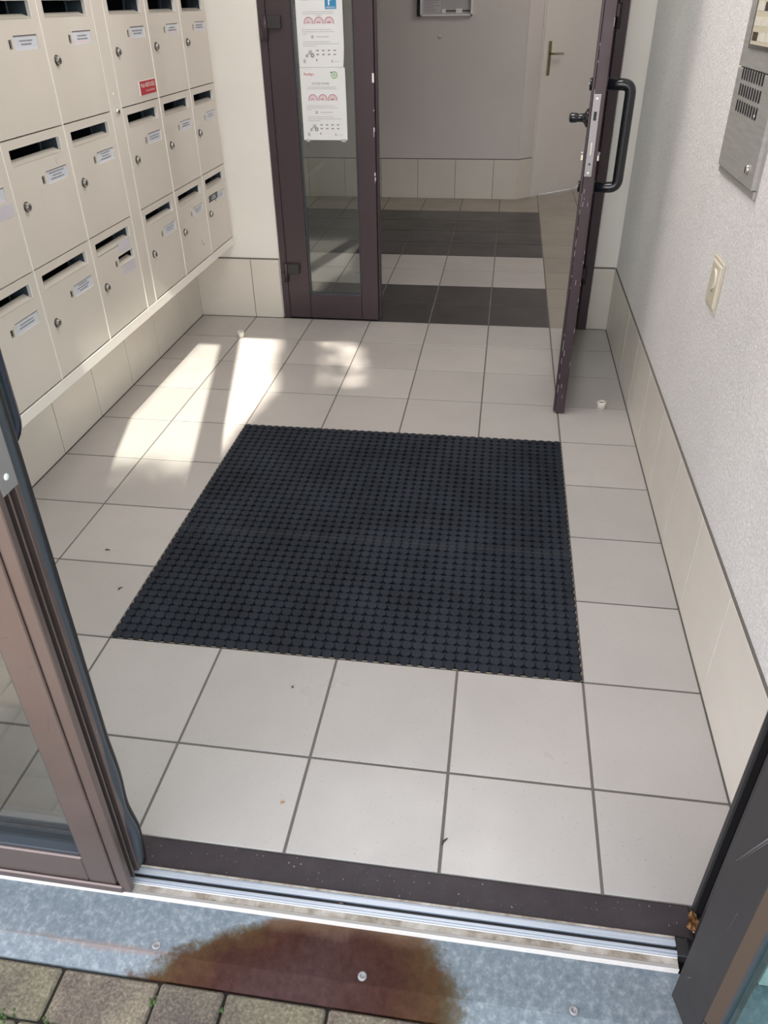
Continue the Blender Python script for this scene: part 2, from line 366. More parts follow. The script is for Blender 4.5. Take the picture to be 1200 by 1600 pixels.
# ------------------------------------------------------------------ layout constants (metres)
T = 1 / 3
XL, XR, YB, YH = -0.656, 1.635, 2.645, 5.85      # left wall face, right skirting face, inner door plane, hall back wall
YT = -0.585                                       # tiles end at the threshold
H = 0.331
ZC = 2.85
G = 0.0032                                        # half grout width
TH = 0.3417                                       # hall row pitch

def tiles(mb, x0, x1, y0, y1, xs, ys, m_of):
    """tile boxes on the grid lines xs, ys clipped to the rectangle"""
    xs = [x0] + [x for x in xs if x0 + 0.02 < x < x1 - 0.02] + [x1]; ys = [y0] + [y for y in ys if y0 + 0.02 < y < y1 - 0.02] + [y1]
    for i in range(len(xs) - 1):
        for j in range(len(ys) - 1):
            a = xs[i] + G; b = xs[i + 1] - G
            c = ys[j] + (G if j else 0.0022); d = ys[j + 1] - (G if j < len(ys) - 2 else 0.0022)
            mb.box((a, c, -0.010), (b, d, 0.0), m_of((a + b) / 2, (c + d) / 2), bevel=0.0012)

# ------------------------------------------------------------------ floor
f = MB()
gx = [k * T for k in range(-2, 6)]; gy = [k * T for k in range(-2, 9)]
MX0, MX1, MY0, MY1 = 0.0, 4 * T, 0.0, 4 * T       # mat recess
tiles(f, XL, MX0, YT, YB, gx, gy, lambda x, y: 'tile')
tiles(f, MX1, XR, YT, YB, gx, gy, lambda x, y: 'tile')
tiles(f, MX0, MX1, YT, MY0, gx, gy, lambda x, y: 'tile')
tiles(f, MX0, MX1, MY1, YB, gx, gy, lambda x, y: 'tile')
def hall_m(x, y):
    r = int((y - YB) / TH)
    if x < 4 * T and r in (0, 1, 4, 5, 6, 7): return 'tile_dark'
    return 'tile' if x < 4 * T and r in (2, 3) else 'tile_brown'
tiles(f, -3.0, 2.6, YB, 6.9, [k * T for k in range(-9, 8)], [YB + k * TH for k in range(14)], hall_m)
f.box((-3.0, YT, -0.05), (MX0 - 0.001, 6.9, -0.0022), 'grout'); f.box((MX1 + 0.001, YT, -0.05), (2.6, 6.9, -0.0022), 'grout')
f.box((MX0 - 0.001, YT, -0.05), (MX1 + 0.001, MY0 - 0.001, -0.0022), 'grout'); f.box((MX0 - 0.001, MY1 + 0.001, -0.05), (MX1 + 0.001, 6.9, -0.0022), 'grout')
f.box((MX0 - 0.001, MY0 - 0.001, -0.05), (MX1 + 0.001, MY1 + 0.001, -0.022), 'grout')
struct(f.build('floor'))

# ------------------------------------------------------------------ walls, ceiling
w = MB(); w.box((XL - 0.15, -0.70, 0), (XL - 0.008, YB + 0.1, ZC), 'paint'); struct(w.build('wall_left'))
w = MB(); w.box((XR + 0.006, -0.70, 0), (XR + 0.16, YB, ZC), 'plaster', bevel=0.002); struct(w.build('wall_right'))
w = MB()                                          # wall carrying the inner door
w.box((-3.2, YB + 0.008, 0), (-0.165, YB + 0.16, ZC), 'paint', bevel=0.006)
w.box((1.524, YB + 0.008, 0), (2.75, YB + 0.16, ZC), 'paint', bevel=0.006)
w.box((-0.165, YB + 0.008, 2.16), (1.524, YB + 0.16, ZC), 'paint')
struct(w.build('wall_inner'))
w = MB()                                          # facade wall around the outer door
w.box((XL - 0.15, -0.72, 0), (-0.20, -0.60, ZC + 0.2), 'paint'); w.box((1.60, -0.72, 0), (4.2, -0.60, ZC + 0.2), 'plaster')
w.box((-3.5, -0.72, -0.05), (XL - 0.15, -0.60, ZC + 0.2), 'plaster'); w.box((-0.20, -0.72, 2.73), (1.60, -0.60, ZC + 0.2), 'plaster')
struct(w.build('wall_front'))
A = Vector((1.135, YH)); DIR = Vector((0.742, 0.670)).normalized(); NRM = Vector((DIR.y, -DIR.x))   # angled wall of the hall, NRM looks into the hall
w = MB(); w.box((-3.2, YH + 0.008, 0), (1.139, YH + 0.15, ZC), 'hall_paint'); struct(w.build('wall_back'))
ang = math.atan2(DIR.y, DIR.x)
def hxf(off=0.0): return Matrix.Translation((A.x, A.y, 0)) @ Matrix.Rotation(ang, 4, 'Z') @ Matrix.Translation((0, off, 0))
w = MB()
w.box((0.0, 0.008, 0), (0.165, 0.15, ZC), 'hall_paint', xf=hxf()); w.box((1.10, 0.008, 0), (1.5, 0.15, ZC), 'hall_paint', xf=hxf()); w.box((0.165, 0.008, 2.1), (1.10, 0.15, ZC), 'hall_paint', xf=hxf())
struct(w.build('wall_angled'))
w = MB(); w.box((-3.2, YB, 0), (-3.0, YH + 0.15, ZC), 'hall_paint'); struct(w.build('wall_hall_left'))
w = MB(); w.box((2.6, YB, 0), (2.75, 7.2, ZC), 'hall_paint'); struct(w.build('wall_hall_right'))
w = MB(); w.box((XL - 0.15, -0.72, ZC), (XR + 0.16, YB + 0.1, ZC + 0.15), 'ceiling'); w.box((-3.2, YB + 0.1, ZC), (2.75, 7.2, ZC + 0.15), 'ceiling'); struct(w.build('ceiling'))

# tiled skirtings: real tiles with a cap line
def skirt(name, p0, p1, joints, grout='grout', depth=0.008):
    """runs from p0 to p1, the visible face on the line, normal to the left of travel"""
    p0, p1 = Vector(p0), Vector(p1); L = (p1 - p0).length; a = math.atan2(p1.y - p0.y, p1.x - p0.x)
    xf = Matrix.Translation((p0.x, p0.y, 0)) @ Matrix.Rotation(a, 4, 'Z')
    mb = MB(); js = [0] + [j for j in sorted(joints) if 0.01 < j < L - 0.01] + [L]
    for q, r in zip(js, js[1:]):
        mb.box((q + (0.0018 if q else 0), -depth, 0.002), (r - (0.0018 if r < L else 0), 0, H - 0.003), 'skirt_tile', bevel=0.001, xf=xf)
    mb.box((0, -depth, 0.0), (L, -0.0018, H - 0.0032), grout, xf=xf)
    mb.box((0, -depth, H - 0.003), (L, -0.0008, H + 0.0035), 'grout', xf=xf)
    return struct(mb.build(name))
# left wall runs along +y... face looks +x, so travel -y
skirt('baseboard_left', (XL, YB), (XL, YT), [YB - k * T for k in range(-2, 9)])
skirt('baseboard_right', (XR, YT), (XR, YB), [k * T - YT for k in range(-2, 9)], 'grout_pale')
skirt('baseboard_inner_left', (-0.172, YB), (XL, YB), [-0.172 + T])
skirt('baseboard_inner_right', (XR, YB), (1.527, YB), [])
skirt('baseboard_hall', (1.135, YH), (-3.0, YH), [1.135 - x for x in (0.925, 0.589, 0.254, -0.08, -0.414, -0.75, -1.08, -1.42, -1.75, -2.08, -2.42, -2.75)])
skirt('baseboard_angled', (A.x + DIR.x * 0.163, A.y + DIR.y * 0.163), (A.x, A.y), [])
skirt('baseboard_hall_left', (-3.0, YH), (-3.0, YB + .17), [k * T for k in range(1, 10)])
# reveals of the inner opening: bare plaster edge, painted

# ------------------------------------------------------------------ doormat (sunk rubber mat in two sections)
mat_root = tag(empty('doormat', (2 * T, 2 * T, -0.022)), 'large square black rubber entrance mat of round studs, sunk in the cream tiles', 'doormat')
PIT = 4 * T / 43.0
def mat_section(j0, j1, y_shift):
    mb = MB(); i_ = mb.mi('mat'); bm = mb.bm
    n = 8
    for i in range(43):
        for j in range(j0, j1):
            cx = (i + 0.5) * PIT - 2 * T; cy = (j + 0.5) * PIT - 2 * T + y_shift
            r = PIT * 0.515; rot = PI / 8
            jit = random.uniform(-0.0005, 0.0005)
            bot = [bm.verts.new((cx + r * 1.06 * math.cos(rot + 2 * PI * k / n), cy + r * 1.06 * math.sin(rot + 2 * PI * k / n), 0.004)) for k in range(n)]
            mid = [bm.verts.new((cx + r * 1.02 * math.cos(rot + 2 * PI * k / n), cy + r * 1.02 * math.sin(rot + 2 * PI * k / n), 0.0225 + jit)) for k in range(n)]
            top = [bm.verts.new((cx + r * 0.95 * math.cos(rot + 2 * PI * k / n), cy + r * 0.95 * math.sin(rot + 2 * PI * k / n), 0.0252 + jit)) for k in range(n)]
            for k in range(n):
                bm.faces.new([bot[k], bot[(k + 1) % n], mid[(k + 1) % n], mid[k]]); bm.faces.new([mid[k], mid[(k + 1) % n], top[(k + 1) % n], top[k]])
            bm.faces.new(top)
    y0, y1 = j0 * PIT - 2 * T + y_shift, j1 * PIT - 2 * T + y_shift
    mb.box((-2 * T + 0.002, y0 + 0.002, 0.001), (2 * T - 0.002, y1 - 0.002, 0.018), 'mat')
    return mb
mat_section(0, 18, 0.0).build('mat_section', mat_root)
mat_section(18, 43, 0.0).build('mat_section', mat_root)
mb = MB(); mb.box((-2 * T + 0.005, 18 * PIT - 2 * T - 0.0015, 0.015), (2 * T - 0.005, 18 * PIT - 2 * T + 0.0015, 0.0252), 'seam'); mb.build('seam_strip', mat_root)
mb = MB(); e = 0.0035
for a, b in (((-2 * T, -2 * T), (2 * T, -2 * T + e)), ((-2 * T, 2 * T - e), (2 * T, 2 * T)), ((-2 * T, -2 * T), (-2 * T + e, 2 * T)), ((2 * T - e, -2 * T), (2 * T, 2 * T))):
    mb.box((a[0], a[1], 0.0), (b[0], b[1], 0.0215), 'brass_strip')
mb.build('recess_frame', mat_root)

# ------------------------------------------------------------------ mailboxes
XM = -0.415
Z0, RH = 0.452, 0.3675
colsA = [(0.368, 0.742), (0.742, 1.119), (1.119, 1.478)]
colsB = [(1.572, 1.936), (1.936, 2.298), (2.298, 2.640)]
cab = tag(empty('mailbox_cabinet', (XL, 1.5, 0.41)), 'long beige metal cabinet that holds the rows of mailboxes on the left wall', 'cabinet')
ox, oy, oz = XL, 1.5, 0.41
def L(p): return (p[0] - ox, p[1] - oy, p[2] - oz)
mb = MB()
y0, y1, zt = 0.362, 2.644, Z0 + 3 * RH + 0.03
mb.box(L((XL - 0.006, y0, 0.41)), L((XL + 0.004, y1, zt)), 'box_edge')
mb.box(L((XL, y0, 0.41)), L((XM - 0.001, y1, 0.414)), 'box_edge')
mb.box(L((XL, y0, zt - 0.004)), L((XM, y1, zt)), 'box_edge')
mb.box(L((XL, y0, 0.41)), L((XM, y0 + 0.004, zt)), 'box_edge'); mb.box(L((XL, y1 - 0.003, 0.41)), L((XM + 0.001, y1, zt)), 'box_edge', bevel=0.0008)
mb.build('casing', cab)
mb = MB(); mb.box(L((XM - 0.006, y0, 0.41)), L((XM + 0.002, y1, 0.448)), 'box_edge', bevel=0.0012); mb.build('bottom_rail', cab)
mb = MB(); mb.box(L((XM - 0.006, y0, Z0 + 3 * RH + 0.003)), L((XM + 0.001, y1, zt)), 'box_edge', bevel=0.001); mb.build('top_rail', cab)
for y in [c[1] for c in colsA[:2]] + [1.4795] + [c[1] for c in colsB[:2]] + [1.5705]:
    mb = MB(); mb.box(L((XL + 0.004, y - 0.0030, 0.449)), L((XM + 0.0022, y + 0.0030, zt - 0.03)), 'box_edge', bevel=0.0008); mb.build('divider', cab)  # paler than the doors: light caught by the edges is in the colour
mb = MB(); mb.box(L((XM - 0.012, 1.484, 0.45)), L((XM, 1.566, zt - 0.032)), 'box_paint', bevel=0.001); cp = mb.build('service_panel', cab)
mb = MB(); mb.lathe([(0.012, 0), (0.012, 0.004), (0.0095, 0.008), (0.0, 0.0085)], 'chrome', L((XM, 1.532, 1.181)), 'X'); mb.lathe([(0.0042, 0), (0.0042, 0.0092), (0, 0.0094)], 'rubber', L((XM, 1.532, 1.181)), 'X', 12); mb.build('panel_lock', cp)
mb = MB(); mb.lathe([(0.006, 0), (0.005, 0.0015), (0, 0.002)], 'box_edge', L((XM, 1.528, 1.238)), 'X', 16); mb.build('screw', cp)

def door_mesh(wd, holes):
    """door slab with rectangular openings; local: y across, z up, front face x=0"""
    t = 0.014; g = 0.0032; ys = sorted({g, wd - g} | {h[0] for h in holes} | {h[1] for h in holes}); zs = sorted({0.0018, RH - 0.0018} | {h[2] for h in holes} | {h[3] for h in holes})
    mb = MB(); i = mb.mi('box_paint'); bm = mb.bm
    def inside(y, z): return any(h[0] < y < h[1] and h[2] < z < h[3] for h in holes)
    V = {}
    def v(x, y, z):
        k = (round(x, 5), round(y, 5), round(z, 5))
        if k not in V: V[k] = bm.verts.new(k)
        return V[k]
    solid = [[not inside((ys[a] + ys[a + 1]) / 2, (zs[b] + zs[b + 1]) / 2) for b in range(len(zs) - 1)] for a in range(len(ys) - 1)]
    for a in range(len(ys) - 1):
        for b in range(len(zs) - 1):
            if not solid[a][b]: continue
            Y0, Y1, A, B = ys[a], ys[a + 1], zs[b], zs[b + 1]
            bm.faces.new([v(0, Y0, A), v(0, Y1, A), v(0, Y1, B), v(0, Y0, B)]); bm.faces.new([v(-t, Y0, B), v(-t, Y1, B), v(-t, Y1, A), v(-t, Y0, A)])
            for da, db, q in ((-1, 0, [(Y0, A), (Y0, B)]), (1, 0, [(Y1, B), (Y1, A)]), (0, -1, [(Y1, A), (Y0, A)]), (0, 1, [(Y0, B), (Y1, B)])):
                na, nb_ = a + da, b + db
                if 0 <= na < len(ys) - 1 and 0 <= nb_ < len(zs) - 1 and solid[na][nb_]: continue
                bm.faces.new([v(0, *q[0]), v(0, *q[1]), v(-t, *q[1]), v(-t, *q[0])])
    for fc in bm.faces: fc.material_index = i
    bmesh.ops.recalc_face_normals(bm, faces=bm.faces[:])
    return mb

MESHES = {}
def lettering(mb, x, yc, zc, wdt, rows, m, rh=0.0035, seedv=0):
    rnd = random.Random(seedv)
    for k in range(rows):
        z = zc + (rows - 1) * 0.0045 - k * 0.009; w_ = wdt * rnd.uniform(0.55, 1.0); y = yc - w_ / 2
        while y < yc + w_ / 2:
            l = rnd.uniform(0.0018, 0.0045); hgt = rh * rnd.uniform(0.7, 1.1)
            mb.poly([(x, y, z - hgt / 2), (x, y + l, z - hgt / 2), (x, y + l, z + hgt / 2), (x, y, z + hgt / 2)], m); y += l + 0.0012
def make_mailbox(wd, key, label, loc, opts=()):
    r = tag(empty('mailbox', loc), label, 'mailbox', 'mailboxes on the left wall')
    sl = (0.038, wd - 0.036, 0.296, 0.340); np_ = (wd - 0.168, wd - 0.032, 0.2165, 0.2545); hk = (wd - 0.198, wd - 0.181, 0.221, 0.245)
    holes = [sl, hk] + ([np_] if 'flap' in opts else [(np_[0], np_[1], np_[2], np_[3])])
    ck = (round(wd, 3), 'flap' in opts)
    def once(nm, fn):
        k = (nm,) + ck
        if k not in MESHES:
            o = fn(); MESHES[k] = o.data; o.parent = r; return o
        o = bpy.data.objects.new(nm, MESHES[k]); COL.objects.link(o); o.parent = r; return o
    once('door', lambda: door_mesh(wd, holes).build('door'))
    def body():
        mb = MB(); g = 0.0045; d = -0.20
        for a, b in (((d, g, 0.004), (d + .002, wd - g, RH - .004)), ((d, g, 0.004), (-0.0145, wd - g, 0.006)), ((d, g, RH - .006), (-0.0145, wd - g, RH - .004)), ((d, g, .004), (-0.0145, g + .002, RH - .004)), ((d, wd - g - .002, .004), (-0.0145, wd - g, RH - .004))):
            mb.box(a, b, 'dark_zinc')
        mb.box((-0.075, wd - 0.036, 0.27), (-0.016, wd - 0.033, RH - 0.007), 'pale_zinc'); mb.box((-0.045, wd - 0.095, 0.30), (-0.040, wd - 0.092, RH - 0.007), 'pale_zinc')
        return mb.build('inner_box')
    once('inner_box', body)
    def lip():
        mb = MB(); a, b, c, d_ = sl                # sloping lower lip; slot's side cheek coloured white for the light on it
        mb.prism([(0.0, c), (-0.030, c + 0.011), (-0.030, c + 0.009), (0.0, c - 0.002), ], 'Y', a, b - 0.002, 'box_paint')
        mb.prism([(-0.0005, b - 0.0035), (-0.0135, b - 0.0008), (-0.0135, b + 0.001), (-0.0005, b + 0.0015)], 'Z', c, d_, 'white')
        mb.prism([(0.0, a - 0.001), (-0.012, a), (-0.012, a - 0.002), (0.0, a - 0.002)], 'Z', c, d_, 'box_paint')
        return mb.build('letter_slot_lip')
    # prism 'Y' takes (x, z); prism 'Z' takes (x, y)
    once('letter_slot_lip', lip)
    def lock():
        mb = MB(); mb.lathe([(0.0155, 0.0), (0.0152, 0.002), (0.0125, 0.0035)], 'lock_dark', (0, 0.055, 0.180), 'X', 24); mb.lathe([(0.0125, 0.0035), (0.0115, 0.010), (0.0100, 0.0115), (0, 0.0118)], 'lock_metal', (0, 0.055, 0.180), 'X', 20)
        mb.box((0.0112, 0.0545 - 0.001, 0.174), (0.0122, 0.0555 + 0.001, 0.186), 'rubber'); return mb.build('lock')
    once('lock', lock)
    def hook():
        mb = MB(); mb.box((-0.010, hk[0], hk[2]), (-0.008, hk[1], hk[3]), 'rubber'); mb.box((-0.006, hk[0] + .003, hk[2] + .004), (-0.003, hk[1] - .004, hk[3] - .004), 'lock_dark'); return mb.build('plate_latch')
    once('plate_latch', hook)
    a, b, c, d_ = np_
    if 'flap' not in opts:
        def plate():
            mb = MB(); mb.box((-0.006, a, c), (-0.003, b, d_), 'card'); mb.box((-0.003, b - 0.003, c), (-0.0002, b - 0.0005, d_), 'white_strip')
            mb.box((-0.003, a, d_ - 0.002), (-0.001, b, d_), 'bead'); return mb.build('name_plate')
        pl = once('name_plate', plate)
        mb = MB(); lettering(mb, -0.0026, (a + b) / 2, (c + d_) / 2 + 0.0, 0.095, 3 if 'three' in opts else 2, 'ink', 0.0048, key)
        if 'pinkline' in opts: mb.box((-0.0029, a + .01, c + .003), (-0.0026, b - .02, c + .010), 'pink_pale')
        mb.build('name_text', pl)
    else:
        mb = MB(); mb.prism([(0.0, c), (-0.03, c + 0.012), (-0.03, c + 0.010), (0.0, c - 0.001)], 'Y', a, b, 'box_paint')
        mb.prism([(-0.0005, b - 0.0035), (-0.0135, b - 0.0008), (-0.0135, b), (-0.0005, b + 0.001)], 'Z', c, d_, 'white'); mb.build('empty_plate_slot', r)  # side cheek here also white for the light on it
        mb = MB(); mb.box((0.0, wd - 0.15, 0.263), (0.0008, wd - 0.052, 0.302), 'sticker'); lettering(mb, 0.001, wd - 0.10, 0.285, 0.07, 2, 'pink_pale', 0.003, 5); mb.build('sticker', r)
        mb = MB(); mb.box((0.0, wd - 0.145, 0.178), (0.0008, wd - 0.036, 0.2155), 'sticker'); lettering(mb, 0.001, wd - 0.09, 0.20, 0.08, 3, 'ink_pale', 0.003, 6); mb.build('sticker', r)
    return r
XMF = XM
def at(ci, row, bank): y0_, y1_ = bank[ci]; return (XMF, y0_, Z0 + row * RH), y1_ - y0_
spec = [
 ('A', 0, 2, 'beige mailbox in the top row, cut off by the photo edge beside the outermost name plate', ()),
 ('A', 1, 2, 'beige mailbox in the top row with a two-line name card, second before the lock strip', ()),
 ('A', 2, 2, 'beige mailbox in the top row with a pink-edged card, just before the narrow lock strip', ('pinkline',)),
 ('A', 0, 1, 'beige middle-row mailbox with a lilac sticker below its name card, cut by the photo edge', ('pinkline',)),
 ('A', 1, 1, 'beige middle-row mailbox with small grey scuff above its card, second before the lock strip', ('three',)),
 ('A', 2, 1, 'beige middle-row mailbox with three-line name card, touching the narrow lock strip on its near side', ('three',)),
 ('A', 0, 0, 'nearest bottom-row mailbox, bright beige, just behind the black outer door handle', ()),
 ('A', 1, 0, 'bottom-row mailbox with blue-lettered card, next beyond the one behind the black door handle', ('three',)),
 ('A', 2, 0, 'bottom-row mailbox with an empty open name slot and two faded lilac stickers', ('flap',)),
 ('B', 0, 2, 'top-row mailbox with a small red and white sticker at its lower corner', ()),
 ('B', 1, 2, 'top-row mailbox between the one with the red sticker and the end wall box', ('pinkline',)),
 ('B', 2, 2, 'top-row mailbox at the far end against the cream wall', ()),
 ('B', 0, 1, 'middle-row mailbox directly below the one with the red sticker', ()),
 ('B', 1, 1, 'middle-row mailbox in the far bank, in the centre between its two neighbours', ()),
 ('B', 2, 1, 'middle-row mailbox at the far end against the cream wall', ()),
 ('B', 0, 0, 'bottom-row mailbox just beyond the narrow lock strip with a plain name card', ()),
 ('B', 1, 0, 'bottom-row mailbox with small dark scratches low on its door, second from the far end', ()),
 ('B', 2, 0, 'bottom-row mailbox at the far end with a black sticker beside its name card', ()),
]
spec[0] = spec[0][:3] + ('beige top-row mailbox nearest the street, only its corner inside the photo',) + spec[0][4:]
for k, (bank, ci, row, lab, op) in enumerate(spec):
    loc, wd = at(ci, row, colsA if bank == 'A' else colsB)
    r = make_mailbox(wd, k + 11, lab, loc, op)
    if bank == 'B' and (ci, row) == (0, 2):
        mb = MB(); mb.box((0.0, 0.186, 0.022), (0.001, 0.352, 0.073), 'white'); s_ = mb.build('warning_sticker', r); s_['label'] = 'red and white warning sticker'
        mb = MB(); mb.box((0.001, 0.196, 0.0235), (0.0015, 0.3505, 0.0715), 'red'); mb.build('red_field', s_)
        text('sticker_text', 'Pub REFUSEE', 0.021, 'white', s_, (0.0018, 0.272, 0.056), (PI / 2, 0, PI / 2), 0.135)
        text('sticker_text', 'je vous remercie', 0.011, 'white', s_, (0.0018, 0.290, 0.037), (PI / 2, 0, PI / 2), 0.085)
    if bank == 'A' and (ci, row) == (0, 1):
        mb = MB(); mb.box((0.0, wd - 0.16, 0.172), (0.0008, wd - 0.014, 0.208), 'sticker'); mb.build('sticker', r)
    if bank == 'A' and (ci, row) == (1, 1):
        mb = MB(); mb.tube([(0.0004, 0.283, 0.276), (0.0004, 0.287, 0.268), (0.0004, 0.292, 0.262)], 0.0009, 'ink_pale', 6); mb.tube([(0.0004, 0.288, 0.282), (0.0004, 0.2885, 0.279)], 0.0014, 'ink_pale', 6); mb.build('scuff_mark', r)
    if bank == 'B' and (ci, row) == (2, 0):
        mb = MB(); mb.box((0.0, 0.048, 0.232), (0.0008, 0.186, 0.262), 'black_sticker'); mb.box((0.0008, 0.048, 0.234), (0.0012, 0.054, 0.262), 'white')
        lettering(mb, 0.001, 0.125, 0.247, 0.08, 2, 'card', 0.006, 3); s_ = mb.build('sticker', r); s_['label'] = 'black sticker with pale print'
    if bank == 'B' and (ci, row) == (1, 0):
        mb = MB(); mb.tube([(0.0004, 0.24, 0.10), (0.0004, 0.25, 0.085), (0.0004, 0.252, 0.078)], 0.0008, 'ink', 6); mb.build('scratch', r); mb = MB(); mb.tube([(0.0004, 0.262, 0.075), (0.0004, 0.268, 0.068)], 0.0018, 'ink_dark', 6); mb.build('scratch', r)

# ------------------------------------------------------------------ inner door set (frame, fixed narrow leaf, open leaf)
ZD = 2.12
def as_structure(o, name): o.name = name; o['kind'] = 'structure'; return o
fr = tag(empty('door_frame', (0.66, YB, 0)), 'dark bronze metal frame around the inner glazed door', 'door frame')
def Lf(o, p): return (p[0] - o[0], p[1] - o[1], p[2] - o[2])
fo = (0.66, YB, 0)
for nm, a, b in (('jamb', (-0.165, YB + 0.002, 0), (-0.128, YB + 0.07, 2.16)), ('jamb', (1.478, YB - 0.012, 0), (1.524, YB + 0.07, 2.16)), ('header', (-0.128, YB + 0.002, 2.125), (1.478, YB + 0.07, 2.16))):
    mb = MB(); mb.box(Lf(fo, a), Lf(fo, b), 'bronze', bevel=0.002)
    if a[0] > 1: mb.box(Lf(fo, (1.462, YB + 0.012, 0)), Lf(fo, (1.479, YB + 0.06, 2.12)), 'bronze', bevel=0.002)
    mb.build(nm, fr)
so = (0.12, YB, 0)
side = tag(empty('side_door_leaf', so), 'narrow fixed bronze door leaf with a tall glass pane and two notices', 'door leaf')
def bx(o, par, nm, items, m='bronze', bevel=0.003):
    mb = MB()
    for it in items:
        a, b = it[0], it[1]; mb.box(Lf(o, a), Lf(o, b), it[2] if len(it) > 2 else m, bevel=bevel)
    return mb.build(nm, par)
gx0, gx1, gz0 = -0.005, 0.288, 0.142
bx(so, side, 'stile', [((-0.126, YB - 0.002, 0.008), (gx0, YB + 0.048, 2.12))])
bx(so, side, 'stile', [((gx1, YB - 0.002, 0.008), (0.383, YB + 0.048, 2.12)), ((0.383, YB + 0.014, 0.012), (0.397, YB + 0.048, 2.11))])
bx(so, side, 'bottom_rail', [((gx0, YB - 0.002, 0.008), (gx1, YB + 0.048, gz0))]); bx(so, side, 'top_rail', [((gx0, YB - 0.002, 2.03), (gx1, YB + 0.048, 2.12))])
bx(so, side, 'glazing_bead', [((gx0, YB + 0.004, gz0), (gx0 + 0.006, YB + 0.03, 2.03)), ((gx1 - 0.006, YB + 0.004, gz0), (gx1, YB + 0.03, 2.03)), ((gx0, YB + 0.004, gz0), (gx1, YB + 0.03, gz0 + 0.007))], 'gasket', 0.0008)
pg = bx(so, side, 'glass_pane', [((gx0 + 0.004, YB + 0.017, gz0 + 0.004), (gx1 - 0.004, YB + 0.023, 2.028))], 'glass', 0); pg['kind'] = 'part'; del pg['kind']
mb = MB(); random.seed(3)                          # white paint chips along the meeting edge
mb.box(Lf(so, (0.372, YB - 0.0035, 1.182)), Lf(so, (0.382, YB - 0.0015, 1.222)), 'white', bevel=0.0008)
for k in range(7):
    z = random.uniform(0.6, 1.15); mb.box(Lf(so, (0.374 + random.uniform(0, .006), YB - 0.003, z)), Lf(so, (0.3765 + random.uniform(0, .006), YB - 0.0015, z + random.uniform(.004, .03))), 'sticker')
s_ = mb.build('paint_chip', side); s_['label'] = 'chipped white spots along the edge'
for zh in (0.215, 1.362, 1.95):
    mb = MB(); mb.box(Lf(so, (-0.118, YB - 0.022, zh + 0.045)), Lf(so, (-0.052, YB - 0.002, zh + 0.098)), 'bronze_grey', bevel=0.002)
    mb.lathe([(0, 0), (0.0125, 0.0), (0.0125, 0.098), (0, 0.098)], 'bronze', Lf(so, (-0.130, YB - 0.012, zh)), 'Z', 16); mb.box(Lf(so, (-0.156, YB - 0.016, zh)), Lf(so, (-0.130, YB + 0.004, zh + 0.048)), 'bronze', bevel=0.002)
    mb.build('hinge', side)

as_structure(fr, 'trim_1'); as_structure(side, 'door_1')
